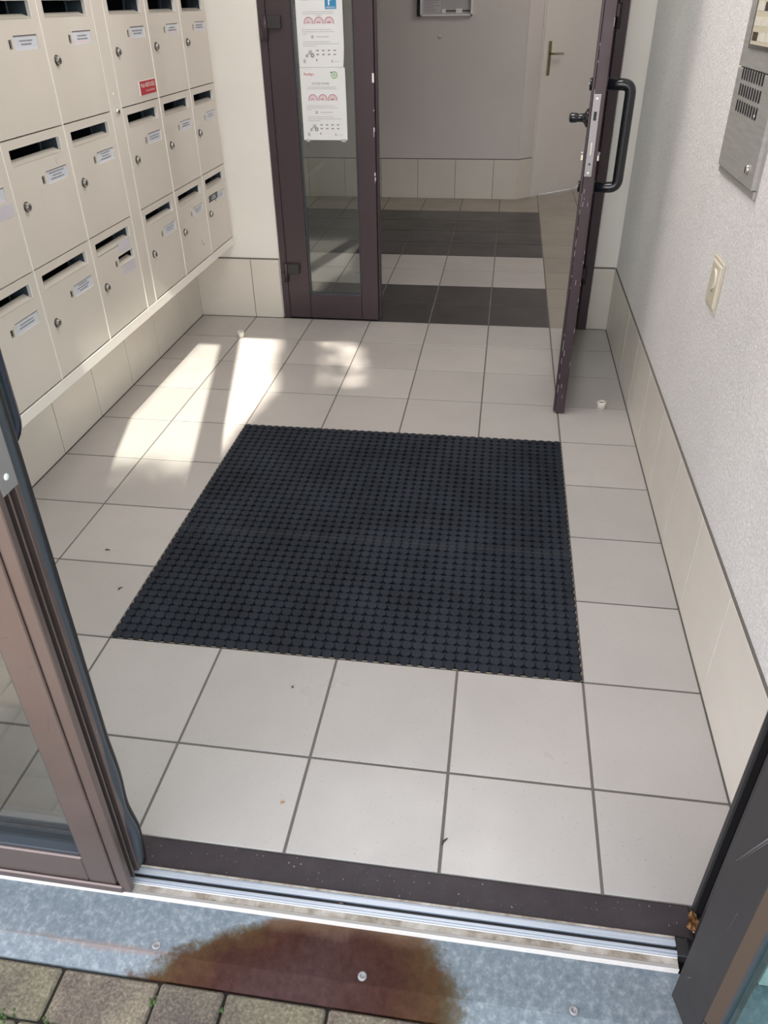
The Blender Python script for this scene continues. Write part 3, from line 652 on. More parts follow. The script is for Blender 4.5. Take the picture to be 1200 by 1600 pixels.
# notices taped to the glass
def notice(label, z0, x0, wd, kind):
    h = wd * 1.414; o = (x0 + wd / 2, YB - 0.0045 + 0.0, z0)
    r = tag(empty('notice', (x0 + wd / 2, YB + 0.014, z0)), label, 'notice', 'notices taped to the door glass')
    mb = MB(); i = mb.mi('paper'); nx, nz = 10, 14; V = {}
    def P(u, v):                                    # gently curled sheet, curl away from the glass at one side
        cu = 0.012 * max(0, u - 0.8) ** 2 * 25 * (0.4 + 0.6 * abs(v - 0.1)) if kind == 'parking' else 0.007 * max(0, u - 0.85) ** 2 * 44 * max(0, v - 0.55) * 2
        xs = (u - 0.5) * wd
        if kind == 'parking': xs -= 0.035 * wd * max(0, 0.35 - v) ** 2 * 8 * (u > 0.5) * (u - 0.5) * 2
        return (xs, -0.0005 - cu, v * h)
    for a in range(nx + 1):
        for b in range(nz + 1): V[a, b] = mb.bm.verts.new(P(a / nx, b / nz))
    for a in range(nx):
        for b in range(nz):
            fc = mb.bm.faces.new([V[a, b], V[a + 1, b], V[a + 1, b + 1], V[a, b + 1]]); fc.material_index = i; fc.smooth = True
    sh = mb.build('sheet', r)
    def q(mb, u0, u1, v0, v1, m):
        pts = []
        for u, v in ((u0, v0), (u1, v0), (u1, v1), (u0, v1)):
            p = P(u, v); pts.append((p[0], p[1] - 0.0007, p[2]))
        mb.poly(pts, m)
    mb = MB(); rnd = random.Random(4)
    def para(v, u0, u1, m='ink', hh=0.009):
        u = u0
        while u < u1:
            l = rnd.uniform(0.008, 0.03); q(mb, u, min(u + l, u1), v, v + hh, m); u += l + 0.008
    for k, (u0, u1) in enumerate(((0.16, 0.78), (0.14, 0.80))): para((0.70 if kind == 'parking' else 0.735) - k * 0.024, u0, u1, 'ink_pale')
    if kind == 'parking': para(0.652, 0.42, 0.55, 'ink_pale')
    for k, (u0, u1) in enumerate(((0.11, 0.74), (0.11, 0.80), (0.11, 0.21))): para(0.478 - k * 0.027, u0, u1, 'ink_pale')
    q(mb, 0.30, 0.352, 0.372, 0.412, 'ink_pale'); para(0.385, 0.41, 0.68, 'ink_pale', 0.013)
    for k, (u0, u1) in enumerate(((0.12, 0.70), (0.12, 0.88), (0.12, 0.40))): para(0.325 - k * 0.027, u0, u1, 'ink_pale')
    for a in range(4):
        for b in range(2):
            u = 0.39 + a * 0.125; v = 0.212 - b * 0.052; q(mb, u, u + 0.06, v, v + 0.012, 'ink'); q(mb, u + 0.012, u + 0.04, v - 0.008, v, 'ink_pale')
    q(mb, 0.10, 0.15, 0.055, 0.105, 'ink_pale'); q(mb, 0.38, 0.405, 0.08, 0.105, 'ink'); q(mb, 0.72, 0.75, 0.06, 0.095, 'ink_pale'); para(0.07, 0.77, 0.90, 'ink_pale', 0.006)
    mb.build('small_print', sh)
    mb = MB()                                       # little grey tractor-like drawing
    cx, cz = (0.245 - 0.5) * wd, 0.185 * h
    for dx, dz, rr in ((-0.014, -0.012, 0.006), (0.013, -0.010, 0.009)): mb.disc((cx + dx, -0.0013, cz + dz), rr, 'ink', 'Y', 14, rr * 0.4)
    mb.poly([(cx - 0.016, -0.0013, cz - 0.008), (cx + 0.014, -0.0013, cz - 0.004), (cx + 0.012, -0.0013, cz + 0.012), (cx - 0.002, -0.0013, cz + 0.012), (cx - 0.006, -0.0013, cz + 0.001)], 'ink_pale')
    mb.build('drawing', sh)
    for k in range(3):
        c = ((0.26 + k * 0.22 - 0.5) * wd, -0.0014, 0.57 * h); mb = MB()
        mb.disc(c, 0.0225, 'pink', 'Y', 28, 0.0195, -0.25, PI + 0.25); mb.disc((c[0], -0.0012, c[2]), 0.0190, 'pink_pale', 'Y', 24, 0, -0.3, PI + 0.3)
        for j in range(3 + k): mb.disc((c[0] - 0.008 + 0.0055 * j * (3 / (3 + k)), -0.0016, c[2] + (0.002 if (j + k) % 2 else -0.001)), 0.0028, 'pink', 'Y', 8, 0.0012)
        mb.build('round_emblem', sh)
    RX = (PI / 2, 0, 0)
    if kind == 'parking':
        text('heading', 'ACCES PARKING', 0.016, 'ink', sh, ((0.33 - 0.5) * wd, -0.0016, 0.860 * h), RX, 0.105)
        mb = MB(); mb.box(((0.625 - .5) * wd, -0.0022, 0.735 * h), ((0.865 - .5) * wd, -0.0012, 0.925 * h), 'blue'); ps = mb.build('parking_sign', sh)
        text('parking_letter', 'P', 0.062, 'white', ps, ((0.745 - .5) * wd, -0.0025, 0.840 * h), RX); text('sign_text', 'PARKING', 0.011, 'white', ps, ((0.745 - .5) * wd, -0.0025, 0.753 * h), RX, 0.042)
    else:
        text('heading', 'ACCES CAVES', 0.014, 'ink', sh, ((0.445 - 0.5) * wd, -0.0016, 0.785 * h), RX, 0.086)
        text('logo_text', 'Redigo', 0.016, 'red_ink', sh, ((0.20 - 0.5) * wd, -0.0055 + 0.004, 0.912 * h), RX, 0.050)
        mb = MB(); c = ((0.76 - .5) * wd, -0.0018, 0.90 * h); mb.disc(c, 0.0155, 'green_ink', 'Y', 24, 0.0115); mb.disc((c[0], -0.0019, c[2]), 0.006, 'green_ink', 'Y', 12, 0.003); mb.disc((c[0] - 0.016, -0.0019, c[2] + 0.011), 0.003, 'ink_dark', 'Y', 10); mb.build('green_emblem', sh)
        mb = MB(); mb.box(((0.06 - .5) * wd, -0.0012, -0.008), ((0.14 - .5) * wd, -0.0002, 0.004), 'tape'); mb.build('tape', sh); mb = MB(); mb.box(((0.86 - .5) * wd, -0.0012, -0.008), ((0.96 - .5) * wd, -0.0002, 0.004), 'tape'); mb.build('tape', sh)
    return r
notice('white taped notice headed ACCES CAVES with three pink round emblems and a green emblem', 0.929, 0.016, 0.224, 'caves')
notice('white taped notice with blue and white P parking sign, above the other notice', 1.2470, 0.016, 0.224, 'parking')

# open leaf, hinged on the far jamb, free edge towards the street
p_free = Vector((1.333, 1.590)); p_h = Vector((1.448, 2.632)); dv = (p_h - p_free); LW = dv.length; ra = math.atan2(dv.y, dv.x)
leaf = tag(empty('door_leaf', (p_free.x, p_free.y, 0.0), ra), 'open bronze metal door leaf seen edge-on, with black pull handle', 'door leaf')
HT = 0.0225                                        # half thickness; local x runs from the free edge to the hinge, local -y faces the right wall
mb = MB(); mb.box((0.0, -HT, 0.008), (0.095, HT * 0.55, 2.11), 'bronze', bevel=0.002); mb.box((0.006, HT * 0.55, 0.010), (0.095, HT, 2.11), 'bronze', bevel=0.002)
mb.box((0.0, -HT - 0.004, 0.008), (0.010, -HT + 0.004, 2.11), 'bronze', bevel=0.001)
mb.build('stile', leaf)
mb = MB(); mb.box((LW - 0.095, -HT, 0.008), (LW, HT, 2.11), 'bronze', bevel=0.002); mb.build('stile', leaf)
mb = MB(); mb.box((0.095, -HT, 0.008), (LW - 0.095, HT, 0.142), 'bronze', bevel=0.002); mb.build('bottom_rail', leaf)
mb = MB(); mb.box((0.095, -HT, 2.02), (LW - 0.095, HT, 2.11), 'bronze', bevel=0.002); mb.build('top_rail', leaf)
mb = MB(); mb.box((0.093, -0.003, 0.14), (LW - 0.093, 0.003, 2.022), 'glass'); mb.build('glass_pane', leaf)
random.seed(11)
mb = MB()
for k in range(46):                                # pale scuffs along the worn edge corners
    z = random.choice((random.uniform(0.05, 0.7), random.uniform(0.7, 1.5))); l = random.uniform(0.003, 0.02) * random.choice((1, 1, 2)); y = random.choice((HT * 0.55 - 0.001, HT * 0.5, -HT - 0.003, -HT * 0.2 + random.uniform(-.01, .01)))
    mb.box((-0.0006, y - 0.0005, z), (0.0, y + 0.0005 + random.uniform(0, .0006), z + l), 'sticker')
s_ = mb.build('scuff', leaf); s_['label'] = 'pale scuffs on the worn edge'
mb = MB(); mb.box((-0.0022, -0.014, 0.964), (0.0005, 0.012, 1.230), 'steel', bevel=0.0006); fp = mb.build('lock_faceplate', leaf)
mb = MB(); mb.box((-0.0035, -0.006, 1.148), (-0.0018, 0.004, 1.176), 'rubber'); mb.build('latch_hole', fp)
for z in (0.976, 1.216): mb = MB(); mb.lathe([(0.0045, 0), (0.004, 0.0012), (0, 0.0018)], 'white', (-0.002, -0.001, z), '-X', 12); mb.build('screw', fp)
mb = MB(); mb.lathe([(0.0035, 0), (0.0035, 0.0008), (0, 0.0008)], 'rubber', (-0.0018, -0.002, 1.006), '-X', 12); mb.box((-0.003, -0.003, 1.035), (-0.0018, 0.001, 1.075), 'chrome', bevel=0.0005); mb.build('lock_bolt', fp)
for sg, nm in ((1, 'lock_cylinder'), (-1, 'lock_cylinder')):
    mb = MB(); mb.box((0.038, min(sg * HT, sg * (HT + 0.011)), 1.010), (0.054, max(sg * HT, sg * (HT + 0.011)), 1.036), 'chrome', bevel=0.002); mb.box((0.036, min(sg * HT, sg * (HT + 0.013)), 1.030), (0.056, max(sg * HT, sg * (HT + 0.013)), 1.040), 'steel', bevel=0.002); mb.build(nm, leaf)
# knob on its rosette (hall side)
mb = MB(); mb.lathe([(0, 0), (0.031, 0.0), (0.030, 0.006), (0.020, 0.012), (0.0145, 0.016), (0.0135, 0.035), (0.0150, 0.040), (0.0165, 0.048), (0.0165, 0.060), (0.014, 0.065), (0.008, 0.067), (0, 0.067)], 'black', (0.052, HT, 1.150), 'Y', 28)
mb.bm.verts.ensure_lookup_table(); kn = mb.build('knob', leaf)
# black tubular pull handle towards the right wall
def rounded(path, rad, n=7):
    out = [Vector(path[0])]
    for a, b, c in zip(path, path[1:], path[2:]):
        a, b, c = Vector(a), Vector(b), Vector(c); u, v = (a - b).normalized(), (c - b).normalized()
        for k in range(n + 1):
            t = k / n; p = (b + u * rad * (1 - t)) * (1 - t) + (b + v * rad * t) * t; out.append(p)
    out.append(Vector(path[-1])); return out
hx = 0.062
mb = MB(); mb.tube(rounded([(hx, -HT + 0.002, 1.255), (hx, -HT - 0.088, 1.255), (hx, -HT - 0.088, 0.918), (hx, -HT + 0.002, 0.918)], 0.03), 0.0190, 'black', 20)
for z in (1.255, 0.918): mb.lathe([(0, 0), (0.021, 0), (0.021, 0.006), (0.017, 0.009), (0.0, 0.009)], 'black', (hx, -HT, z), '-Y', 24)
ph = mb.build('pull_handle', leaf)
for z in (1.255, 0.918):
    mb = MB(); mb.lathe([(0, 0), (0.020, 0), (0.020, 0.007), (0.018, 0.009), (0, 0.009)], 'black', (hx, HT, z), 'Y', 24); mb.lathe([(0.006, 0.009), (0.0055, 0.012), (0, 0.0125)], 'chrome', (hx, HT, z), 'Y', 12); mb.build('fixing_bolt', leaf)
for z in (0.25, 1.39):
    mb = MB(); mb.lathe([(0, 0), (0.012, 0), (0.012, 0.095), (0, 0.095)], 'bronze', (LW + 0.004, -HT - 0.010, z), 'Z', 16); mb.box((LW - 0.06, -HT - 0.014, z + 0.045), (LW, -HT, z + 0.095), 'bronze', bevel=0.002); mb.build('hinge', leaf)

as_structure(leaf, 'door_2')
# ------------------------------------------------------------------ outer door
oo = (0.2, -0.71, 0.0)
od = empty('sliding_door_leaf', (0.203, -0.71, 0.0)); od.name = 'outer_door_leaf'; od.rotation_euler = (0, math.radians(0.75), 0)
tag(od, 'weathered bronze outer door leaf, sky sheen put into its colour, with black seal strip, standing on the silver track', 'door leaf')
ZO = 2.71
bx(oo, od, 'stile', [((0.287, -0.71, 0.0), (0.345, -0.655, ZO)), ((0.345, -0.706, 0.0), (0.353, -0.655, ZO)), ((0.353, -0.712, 0.0), (0.375, -0.697, ZO))], 'bronze_outer', 0.002)
bx(oo, od, 'channel', [((0.350, -0.698, 0.004), (0.360, -0.655, ZO), 'rubber'), ((0.352, -0.682, 0.004), (0.370, -0.678, ZO), 'bronze_outer'), ((0.352, -0.668, 0.004), (0.373, -0.655, ZO), 'bronze_outer')], 'rubber', 0.0008)
mb = MB(); random.seed(5)                           # grey rubber lip, squashed out of line near the ground
pts = []
for k in range(60):
    z = 0.006 + k * (ZO - 0.01) / 59 if k > 24 else 0.006 + k * 0.018
    wv = 0.004 * math.sin(z * 26) * math.exp(-z * 3.2) + (0.006 * math.exp(-((z - 0.13) / 0.05) ** 2))
    pts.append((z, wv))
pts = sorted(pts)
mb.tube([Lf(oo, (0.3655 - 0.004 * math.exp(-z * 25) + wv * 1.6, -0.650, z)) for z, wv in pts], 0.0115, 'gasket', 12)
mb.tube([Lf(oo, (0.3685 + wv * 1.4, -0.641, z)) for z, wv in pts], 0.0085, 'rubber', 8)
mb.build('rubber_seal', od)
bx(oo, od, 'stile', [((-0.22, -0.71, 0.0), (-0.055, -0.655, ZO))], 'bronze_outer'); bx(oo, od, 'bottom_rail', [((-0.055, -0.71, 0.0), (0.287, -0.655, 0.100)), ((0.0, -0.716, 0.0), (0.360, -0.709, 0.022))], 'bronze_outer')
bx(oo, od, 'top_rail', [((-0.055, -0.71, ZO - 0.09), (0.287, -0.655, ZO))], 'bronze_outer')
bx(oo, od, 'glazing_bead', [((-0.053, -0.704, 0.100), (0.287, -0.662, 0.107)), ((0.281, -0.704, 0.100), (0.287, -0.662, ZO - .09)), ((-0.055, -0.704, 0.100), (-0.049, -0.662, ZO - .09))], 'gasket', 0.001)
bx(oo, od, 'glass_pane', [((-0.052, -0.686, 0.102), (0.284, -0.680, ZO - 0.092))], 'glass_street', 0)
mb = MB(); mb.box(Lf(oo, (0.352, -0.7005, 0.968)), Lf(oo, (0.3765, -0.6985, 1.20)), 'steel')
mb.box(Lf(oo, (0.3745, -0.700, 0.962)), Lf(oo, (0.3768, -0.664, 1.20)), 'steel', bevel=0.0005); sp_ = mb.build('strike_plate', od)
mb = MB(); mb.lathe([(0.005, 0), (0.0045, 0.0015), (0, 0.002)], 'white', Lf(oo, (0.3768, -0.684, 0.985)), 'X', 14); mb.build('screw', sp_)
mb = MB()
hp = rounded([Lf(oo, (0.325, -0.657, 0.998)), Lf(oo, (0.340, -0.595, 0.998)), Lf(oo, (0.340, -0.595, 1.35)), Lf(oo, (0.325, -0.657, 1.35))], 0.032)
mb.tube(hp, 0.0165, 'navy', 20); mb.build('pull_handle', od)
mb = MB()
for x, z, l, a in ((0.30, 0.70, .02, .3), (0.325, 0.505, .035, 1.35), (0.312, 0.36, .012, 0.2), (0.300, 0.305, .014, .2), (0.325, 0.44, .03, .1), (0.33, 0.64, 0.008, .2), (0.30, 0.95, .02, .2), (0.34, 0.22, .016, .5), (0.345, 0.30, .02, -.2)):
    dx, dz = l / 2 * math.cos(a), l / 2 * math.sin(a); mb.tube([Lf(oo, (x - dx, -0.7101, z - dz)), Lf(oo, (x + dx, -0.7101, z + dz))], 0.0003, 'bead', 5)
mb.build('scratch', od)

as_structure(od, 'door_3')
of = tag(empty('outer_door_frame', (1.55, -0.65, 0)), 'dark frame post with black rubber seals beside the opened outer door', 'door frame')
po = (1.55, -0.65, 0)
bx(po, of, 'post', [((1.518, -0.70, 0), (1.60, -0.605, 2.73)), ((1.506, -0.600, 0), (1.633, -0.584, 2.73), 'bronze_grey')], 'bronze', 0.002)
bx(po, of, 'rubber_seal', [((1.500, -0.612, 0), (1.518, -0.598, 2.73)), ((1.500, -0.66, 0), (1.519, -0.640, 2.73)), ((1.488, -0.70, 0.0), (1.520, -0.670, 2.73))], 'rubber', 0.003)
bx(po, of, 'header', [((-0.13, -0.70, 2.71), (1.60, -0.605, 2.73))], 'bronze', 0.001)
bx(po, of, 'post', [((-0.16, -0.654, 0), (-0.10, -0.605, 2.71))], 'bronze', 0.002)

as_structure(of, 'trim_2')
P0 = (1.44, -0.757); d2 = Vector((0.25, -0.97)).normalized()
ol = tag(empty('opened_outer_leaf', (P0[0], P0[1], 0.0), math.atan2(d2.y, d2.x)), 'grey-bronze outer door leaf swung open towards the street, teal glass pane', 'door leaf'); ol.name = 'outer_door_leaf'
# local x away from the doorway, local +y to the hinge side (right wall), face seen is y = 0
def bl(nm, items, m, bev=0.002):
    mb = MB()
    for a, b in items: mb.box(a, b, m, bevel=bev)
    return mb.build(nm, ol)
bl('stile', [((0.0, 0.0, -0.004), (0.083, 0.052, ZO))], 'bronze_grey'); bl('stile', [((0.90, 0.0, -0.004), (0.98, 0.052, ZO))], 'bronze_grey')
bl('bottom_rail', [((0.082, 0.0, -0.004), (0.90, 0.052, 0.09))], 'bronze_grey'); bl('top_rail', [((0.082, 0.0, ZO - .09), (0.90, 0.052, ZO))], 'bronze_grey')
mb = MB(); mb.prism([(0.083, 0.002), (0.103, 0.012), (0.103, 0.040), (0.083, 0.050)], 'Z', 0.09, ZO - .09, 'bead'); mb.build('glazing_bead', ol)
bl('gasket', [((0.101, 0.012, 0.09), (0.107, 0.03, ZO - .09)), ((0.101, 0.012, 0.09), (0.90, 0.03, 0.096))], 'gasket', 0.001)
bl('glass_pane', [((0.104, 0.018, 0.094), (0.90, 0.025, ZO - 0.094))], 'glass_teal', 0)
mb = MB()
for a, b, s_w in (((0.018, 0.45), (0.060, 0.58), 0.0016), ((0.024, 0.46), (0.070, 0.60), 0.001), ((0.053, 0.30), (0.058, 0.38), 0.0003), ((0.02, 0.10), (0.026, 0.115), 0.001)):
    mb.tube([(a[0], -0.0002, a[1]), (b[0], -0.0002, b[1])], s_w, 'scuff', 5)
mb.build('scratch', ol)

as_structure(ol, 'door_4')
# ------------------------------------------------------------------ threshold, ramp, pavers
x0, x1 = -1.0, 1.60
mb = MB(); mb.box((x0, -0.652, -0.05), (x1 - 0.1, YT - 0.001, -0.0005), 'sill', bevel=0.002); th = mb.build('threshold_sill'); tag(th, 'dark brown scuffed threshold plate along the tile edge', 'threshold')
tk = tag(empty('door_track', (0.9, -0.675, -0.02)), 'silver ribbed aluminium door track with a dark groove', 'track')
to = (0.9, -0.675, -0.02); xa, xb = 0.362, 1.462
bx(to, tk, 'rail', [((xa, -0.6572, -0.02), (xb, -0.6530, 0.0045), 'dirty_strip'), ((xa, -0.6600, -0.02), (xb, -0.6576, 0.003)), ((xa, -0.6715, -0.02), (xb, -0.6606, 0.004))], 'alu', 0.0006)
bx(to, tk, 'groove', [((xa, -0.6795, -0.02), (xb, -0.6717, -0.002))], 'rubber', 0.0)
bx(to, tk, 'rail', [((xa, -0.6855, -0.02), (xb, -0.6797, 0.0035)), ((xa, -0.6898, -0.02), (xb, -0.6860, 0.0025))], 'alu', 0.0006)
bx(to, tk, 'end_block', [((xb, -0.6895, -0.02), (xb + 0.024, -0.653, 0.004))], 'rubber', 0.002)
mb = MB(); mb.lathe([(0.0, 0), (0.006, 0.0), (0.0055, 0.0022), (0.0, 0.0026)], 'bead', Lf(to, (0.81, -0.6755, -0.002)), 'Z', 16); mb.build('screw', tk)
es = empty('edge_strip', (0.9, -0.70, -0.02)); tag(es, 'dirty off-white metal strip between the door track and the zinc ramp', 'edge strip'); eo = (0.9, -0.70, -0.02)
bx(eo, es, 'strip', [((xa - 0.01, -0.7040, -0.03), (xb, -0.6902, -0.004))], 'dirty_strip', 0.0)
bx(eo, es, 'lip', [((x0, -0.7110, -0.03), (xb, -0.7040, -0.0035))], 'lip_strip', 0.0008); bx(eo, es, 'bright_edge', [((x0, -0.7128, -0.03), (xb, -0.7108, -0.0022)), ((xa, -0.6915, -0.03), (xb, -0.6902, -0.0005))], 'white_strip', 0.0003)
mb = MB(); rp_x = (x0, 2.2)
mb.prism([(-0.7129, -0.016), (-0.805, -0.034), (-0.841, -0.060), (-0.841, -0.075), (-0.7129, -0.075)], 'X', rp_x[0], rp_x[1], 'zinc')
rp = mb.build('threshold_ramp'); tag(rp, 'bluish galvanised sheet ramp with a large brown rust stain', 'ramp')
for xs_, ys_ in ((0.459, -0.791), (0.872, -0.792), (1.267, -0.797)):
    mb = MB(); mb.lathe([(0.0, 0.0), (0.0062, 0.0), (0.0056, 0.0018), (0.003, 0.0026), (0.0026, 0.0012), (0, 0.0012)], 'steel', (0, 0, 0), 'Z', 18); sc_ = mb.build('screw', rp, (xs_, ys_, -0.0322)); sc_.scale = (1.5, 1.5, 1.3)
mb = MB()                                          # pavers, laid in straight courses
random.seed(21)
mb.box((-3.2, -6.0, -0.16), (5.2, -0.60, -0.069), 'soil')
jx = {0: [0.08, 0.283, 0.483, 0.615, 0.814, 1.0, 1.2]}
for r in range(0, 26):
    yb = -0.842 - r * 0.10 if r == 0 else -0.942 - (r - 1) * 0.2
    ya = -0.942 - r * 0.2 if r else -0.942
    off = random.uniform(0, 0.2)
    xs = jx.get(r) or []
    base = [(-3.0 + off + k * 0.2) for k in range(41)]
    xs = sorted([x for x in base if x < 0.0 or x > 1.3] + xs) if xs else base
    top = yb if r else -0.842
    bot = ya
    for a, b in zip(xs, xs[1:]):
        if b - a < 0.05: continue
        z = -0.0615 + random.uniform(-0.002, 0.002)
        mb.box((a + 0.003, bot + 0.003, -0.12), (b - 0.003, top - 0.002, z), 'paver', bevel=0.004)
struct(mb.build('floor_paving'))
mb = MB(); random.seed(8)
for cx, cy, n, s_ in ((0.482, -0.880, 10, .006), (0.478, -0.93, 12, .006), (0.616, -0.875, 6, .005), (0.204, -0.942, 26, .012), (0.30, -0.945, 12, .008), (0.70, -0.9, 5, .004)):
    for k in range(n):
        x, y = cx + random.gauss(0, s_ * 0.8), cy + random.gauss(0, s_ * 0.8); r_ = random.uniform(0.002, 0.0045)
        mb.lathe([(0, 0), (r_, 0.001), (r_ * .8, r_), (0, r_ * 1.3)], 'moss', (x, y, -0.066), 'Z', 6)
tag(mb.build('moss'), 'tufts of green moss in the paver joints', 'moss', kind='stuff')

# ------------------------------------------------------------------ small things on the floor
def stopper(loc, label):
    r = tag(empty('door_stop', loc), label, 'door stop'); mb = MB()
    mb.lathe([(0, 0), (0.020, 0.0), (0.020, 0.027), (0.018, 0.030), (0.0105, 0.030), (0.0095, 0.022), (0, 0.022)], 'white_rubber', (0, 0, 0), 'Z', 28); mb.build('rubber_ring', r)
    mb = MB(); mb.lathe([(0.0075, 0.0222), (0.007, 0.0255), (0, 0.026)], 'bead', (0, 0, 0), 'Z', 14); mb.build('screw', r)
stopper((1.524, 1.672, 0.0), 'small off-white round door stop on the floor behind the open bronze door')
stopper((-0.330, 2.335, 0.0), 'small off-white round door stop on the sunlit floor below the mailboxes')
random.seed(31)
def crumb(name, loc, l, rz, m, label, cat):
    mb = MB(); mb.tube([(-l / 2, 0, 0.0015), (-l * 0.1, l * 0.12, 0.0025), (l / 2, 0, 0.0015)], [0.0012, 0.0024, 0.0010], m, 7); o = mb.build(name, None, loc); o.rotation_euler = (0, 0, rz); tag(o, label, cat)
crumb('twig', (-0.193, 0.396, 0), 0.017, 0.1, 'twig', 'tiny dark twig on the cream tile, farther one beside the mat', 'twig')
crumb('twig', (-0.064, 0.211, 0), 0.016, 1.1, 'twig', 'tiny dark twig on the cream tile, nearer one beside the mat', 'twig')
crumb('twig', (1.006, -0.512, 0), 0.020, 1.0, 'twig', 'tiny brown twig on the grout joint near the threshold plate', 'twig')
crumb('bark_crumb', (0.633, -0.465, 0), 0.010, 0.4, 'leaf_dry', 'tiny brown crumb on the front tile near the threshold', 'crumb')
crumb('bark_crumb', (0.571, -0.120, 0), 0.006, 0.4, 'twig', 'tiny black crumb on the tile just before the mat', 'crumb')
mb = MB(); random.seed(2); V = {}
for a in range(6):
    for b in range(8):
        u, v = (a / 5 - .5), (b / 7 - .5); wd = 0.030 * (1 - abs(v * 2) ** 1.6) + 0.002
        V[a, b] = mb.bm.verts.new((u * wd, v * 0.044, 0.006 + 0.010 * abs(math.sin(u * 5 + v * 6)) + random.uniform(0, 0.004)))
i_ = mb.mi('leaf_dry')
for a in range(5):
    for b in range(7): fc = mb.bm.faces.new([V[a, b], V[a + 1, b], V[a + 1, b + 1], V[a, b + 1]]); fc.material_index = i_
bmesh.ops.solidify(mb.bm, geom=mb.bm.faces[:], thickness=0.0005)
lf = mb.build('dried_leaf', None, (1.497, -0.625, 0.0)); lf.rotation_euler = (0.35, 0.2, 0.3); tag(lf, 'curled orange-brown dried leaf caught in the corner of the door post', 'leaf')

# ------------------------------------------------------------------ right wall: intercom and switch
xw = XR + 0.006
io = (xw, 0.77, 1.095)
ic = tag(empty('intercom_panel', io), 'tall brushed steel intercom panel with speaker slots and name window', 'intercom')
def Li(p): return (p[0] - io[0], p[1] - io[1], p[2] - io[2])
mb = MB()
ya, yb2, za, zb = 0.573, 0.966, 1.094, 1.74
mb.box(Li((xw - 0.004, ya, za)), Li((xw, yb2, zb)), 'panel_edge', bevel=0.0008)
mb.box(Li((xw - 0.014, ya + 0.012, za + 0.022)), Li((xw - 0.003, yb2 - 0.014, 1.353)), 'panel_steel', bevel=0.0012)
mb.box(Li((xw - 0.014, ya + 0.012, 1.356)), Li((xw - 0.003, yb2 - 0.014, zb - 0.02)), 'panel_steel', bevel=0.0012)
mb.box(Li((xw - 0.008, ya + 0.004, za + 0.003)), Li((xw - 0.003, yb2 - 0.006, za + 0.020)), 'panel_steel', bevel=0.0012)
mb.build('face_plate', ic)
for row in range(3):
    for k in range(9):
        y = 0.890 - 0.003 * row - k * 0.0245; z = 1.342 - row * 0.036
        mb = MB(); i = mb.mi('rubber')
        # rounded slot hole: dark capsule with bright lower lip
        prof = [(0.0058 * math.cos(t), 0.0058 * math.sin(t) + (0.008 if math.sin(t) > 0 else -0.008)) for t in [2 * PI * q / 16 + 0.01 for q in range(16)]]
        mb.prism([Li((0, y + a, z + b))[1:] for a, b in prof], 'X', -0.0152, -0.0138, 'rubber'); mb.build('speaker_slot', ic)
mb = MB(); mb.box(Li((xw - 0.0175, 0.63, 1.398)), Li((xw - 0.0135, 0.888, 1.62)), 'chrome', bevel=0.0035, seg=2); nw = mb.build('name_window', ic)
mb = MB(); mb.box(Li((xw - 0.0182, 0.640, 1.408)), Li((xw - 0.0174, 0.872, 1.61)), 'ivory'); mb.build('name_list', nw)
mb = MB()
for r_ in range(6):
    for c_ in range(4):
        y = 0.862 - c_ * 0.062; z = 1.425 + r_ * 0.031; mb.box(Li((xw - 0.0188, y - 0.048, z - 0.009)), Li((xw - 0.018, y, z + 0.009)), 'ivory_light' if (r_ + c_) % 3 else 'bead')
mb.build('name_card', nw)
mb = MB(); mb.lathe([(0, 0), (0.012, 0), (0.011, 0.005), (0.007, 0.007), (0, 0.0072)], 'chrome', Li((xw - 0.014, 0.648, 1.153)), '-X', 20); mb.box(Li((xw - 0.0220, 0.6465, 1.146)), Li((xw - 0.0208, 0.6495, 1.160)), 'rubber'); mb.build('key_lock', ic)
mb = MB(); mb.lathe([(0.005, 0), (0.0045, 0.002), (0, 0.0026)], 'chrome', Li((xw - 0.014, 0.70, 1.262)), '-X', 14); mb.build('screw', ic)

wo = (xw, 0.75, 0.84)
sw = tag(empty('light_switch', wo), 'ivory push switch with a crescent-shaped button low on the plaster wall', 'light switch')
def Lw(p): return (p[0] - wo[0], p[1] - wo[1], p[2] - wo[2])
mb = MB(); mb.box(Lw((xw - 0.006, 0.690, 0.772)), Lw((xw, 0.806, 0.908)), 'ivory', bevel=0.002); mb.box(Lw((xw - 0.0085, 0.702, 0.782)), Lw((xw - 0.005, 0.794, 0.898)), 'ivory_light', bevel=0.001); bp = mb.build('cover_plate', sw)
mb = MB(); mb.box(Lw((xw - 0.0100, 0.705, 0.785)), Lw((xw - 0.008, 0.791, 0.895)), 'ivory', bevel=0.0012); bt = mb.build('rocker', sw)
mb = MB(); cr = [(0.028 * math.cos(t), 0.028 * math.sin(t)) for t in [PI * 1.5 + PI * q / 14 for q in range(15)]] + [(0.010 + 0.023 * math.cos(t) - 0.014, 0.0265 * math.sin(t)) for t in [PI * 0.5 - PI * q / 14 for q in range(1, 14)]]
mb.prism([Lw((0, 0.748 - a * 1.0, 0.855 + b))[1:] for a, b in cr], 'X', -0.014, -0.0095, 'ivory_light'); mb.build('button', sw)
mb = MB(); mb.box(Lw((xw - 0.0106, 0.738, 0.820)), Lw((xw - 0.0098, 0.756, 0.823)), 'ink'); mb.build('mark', sw)

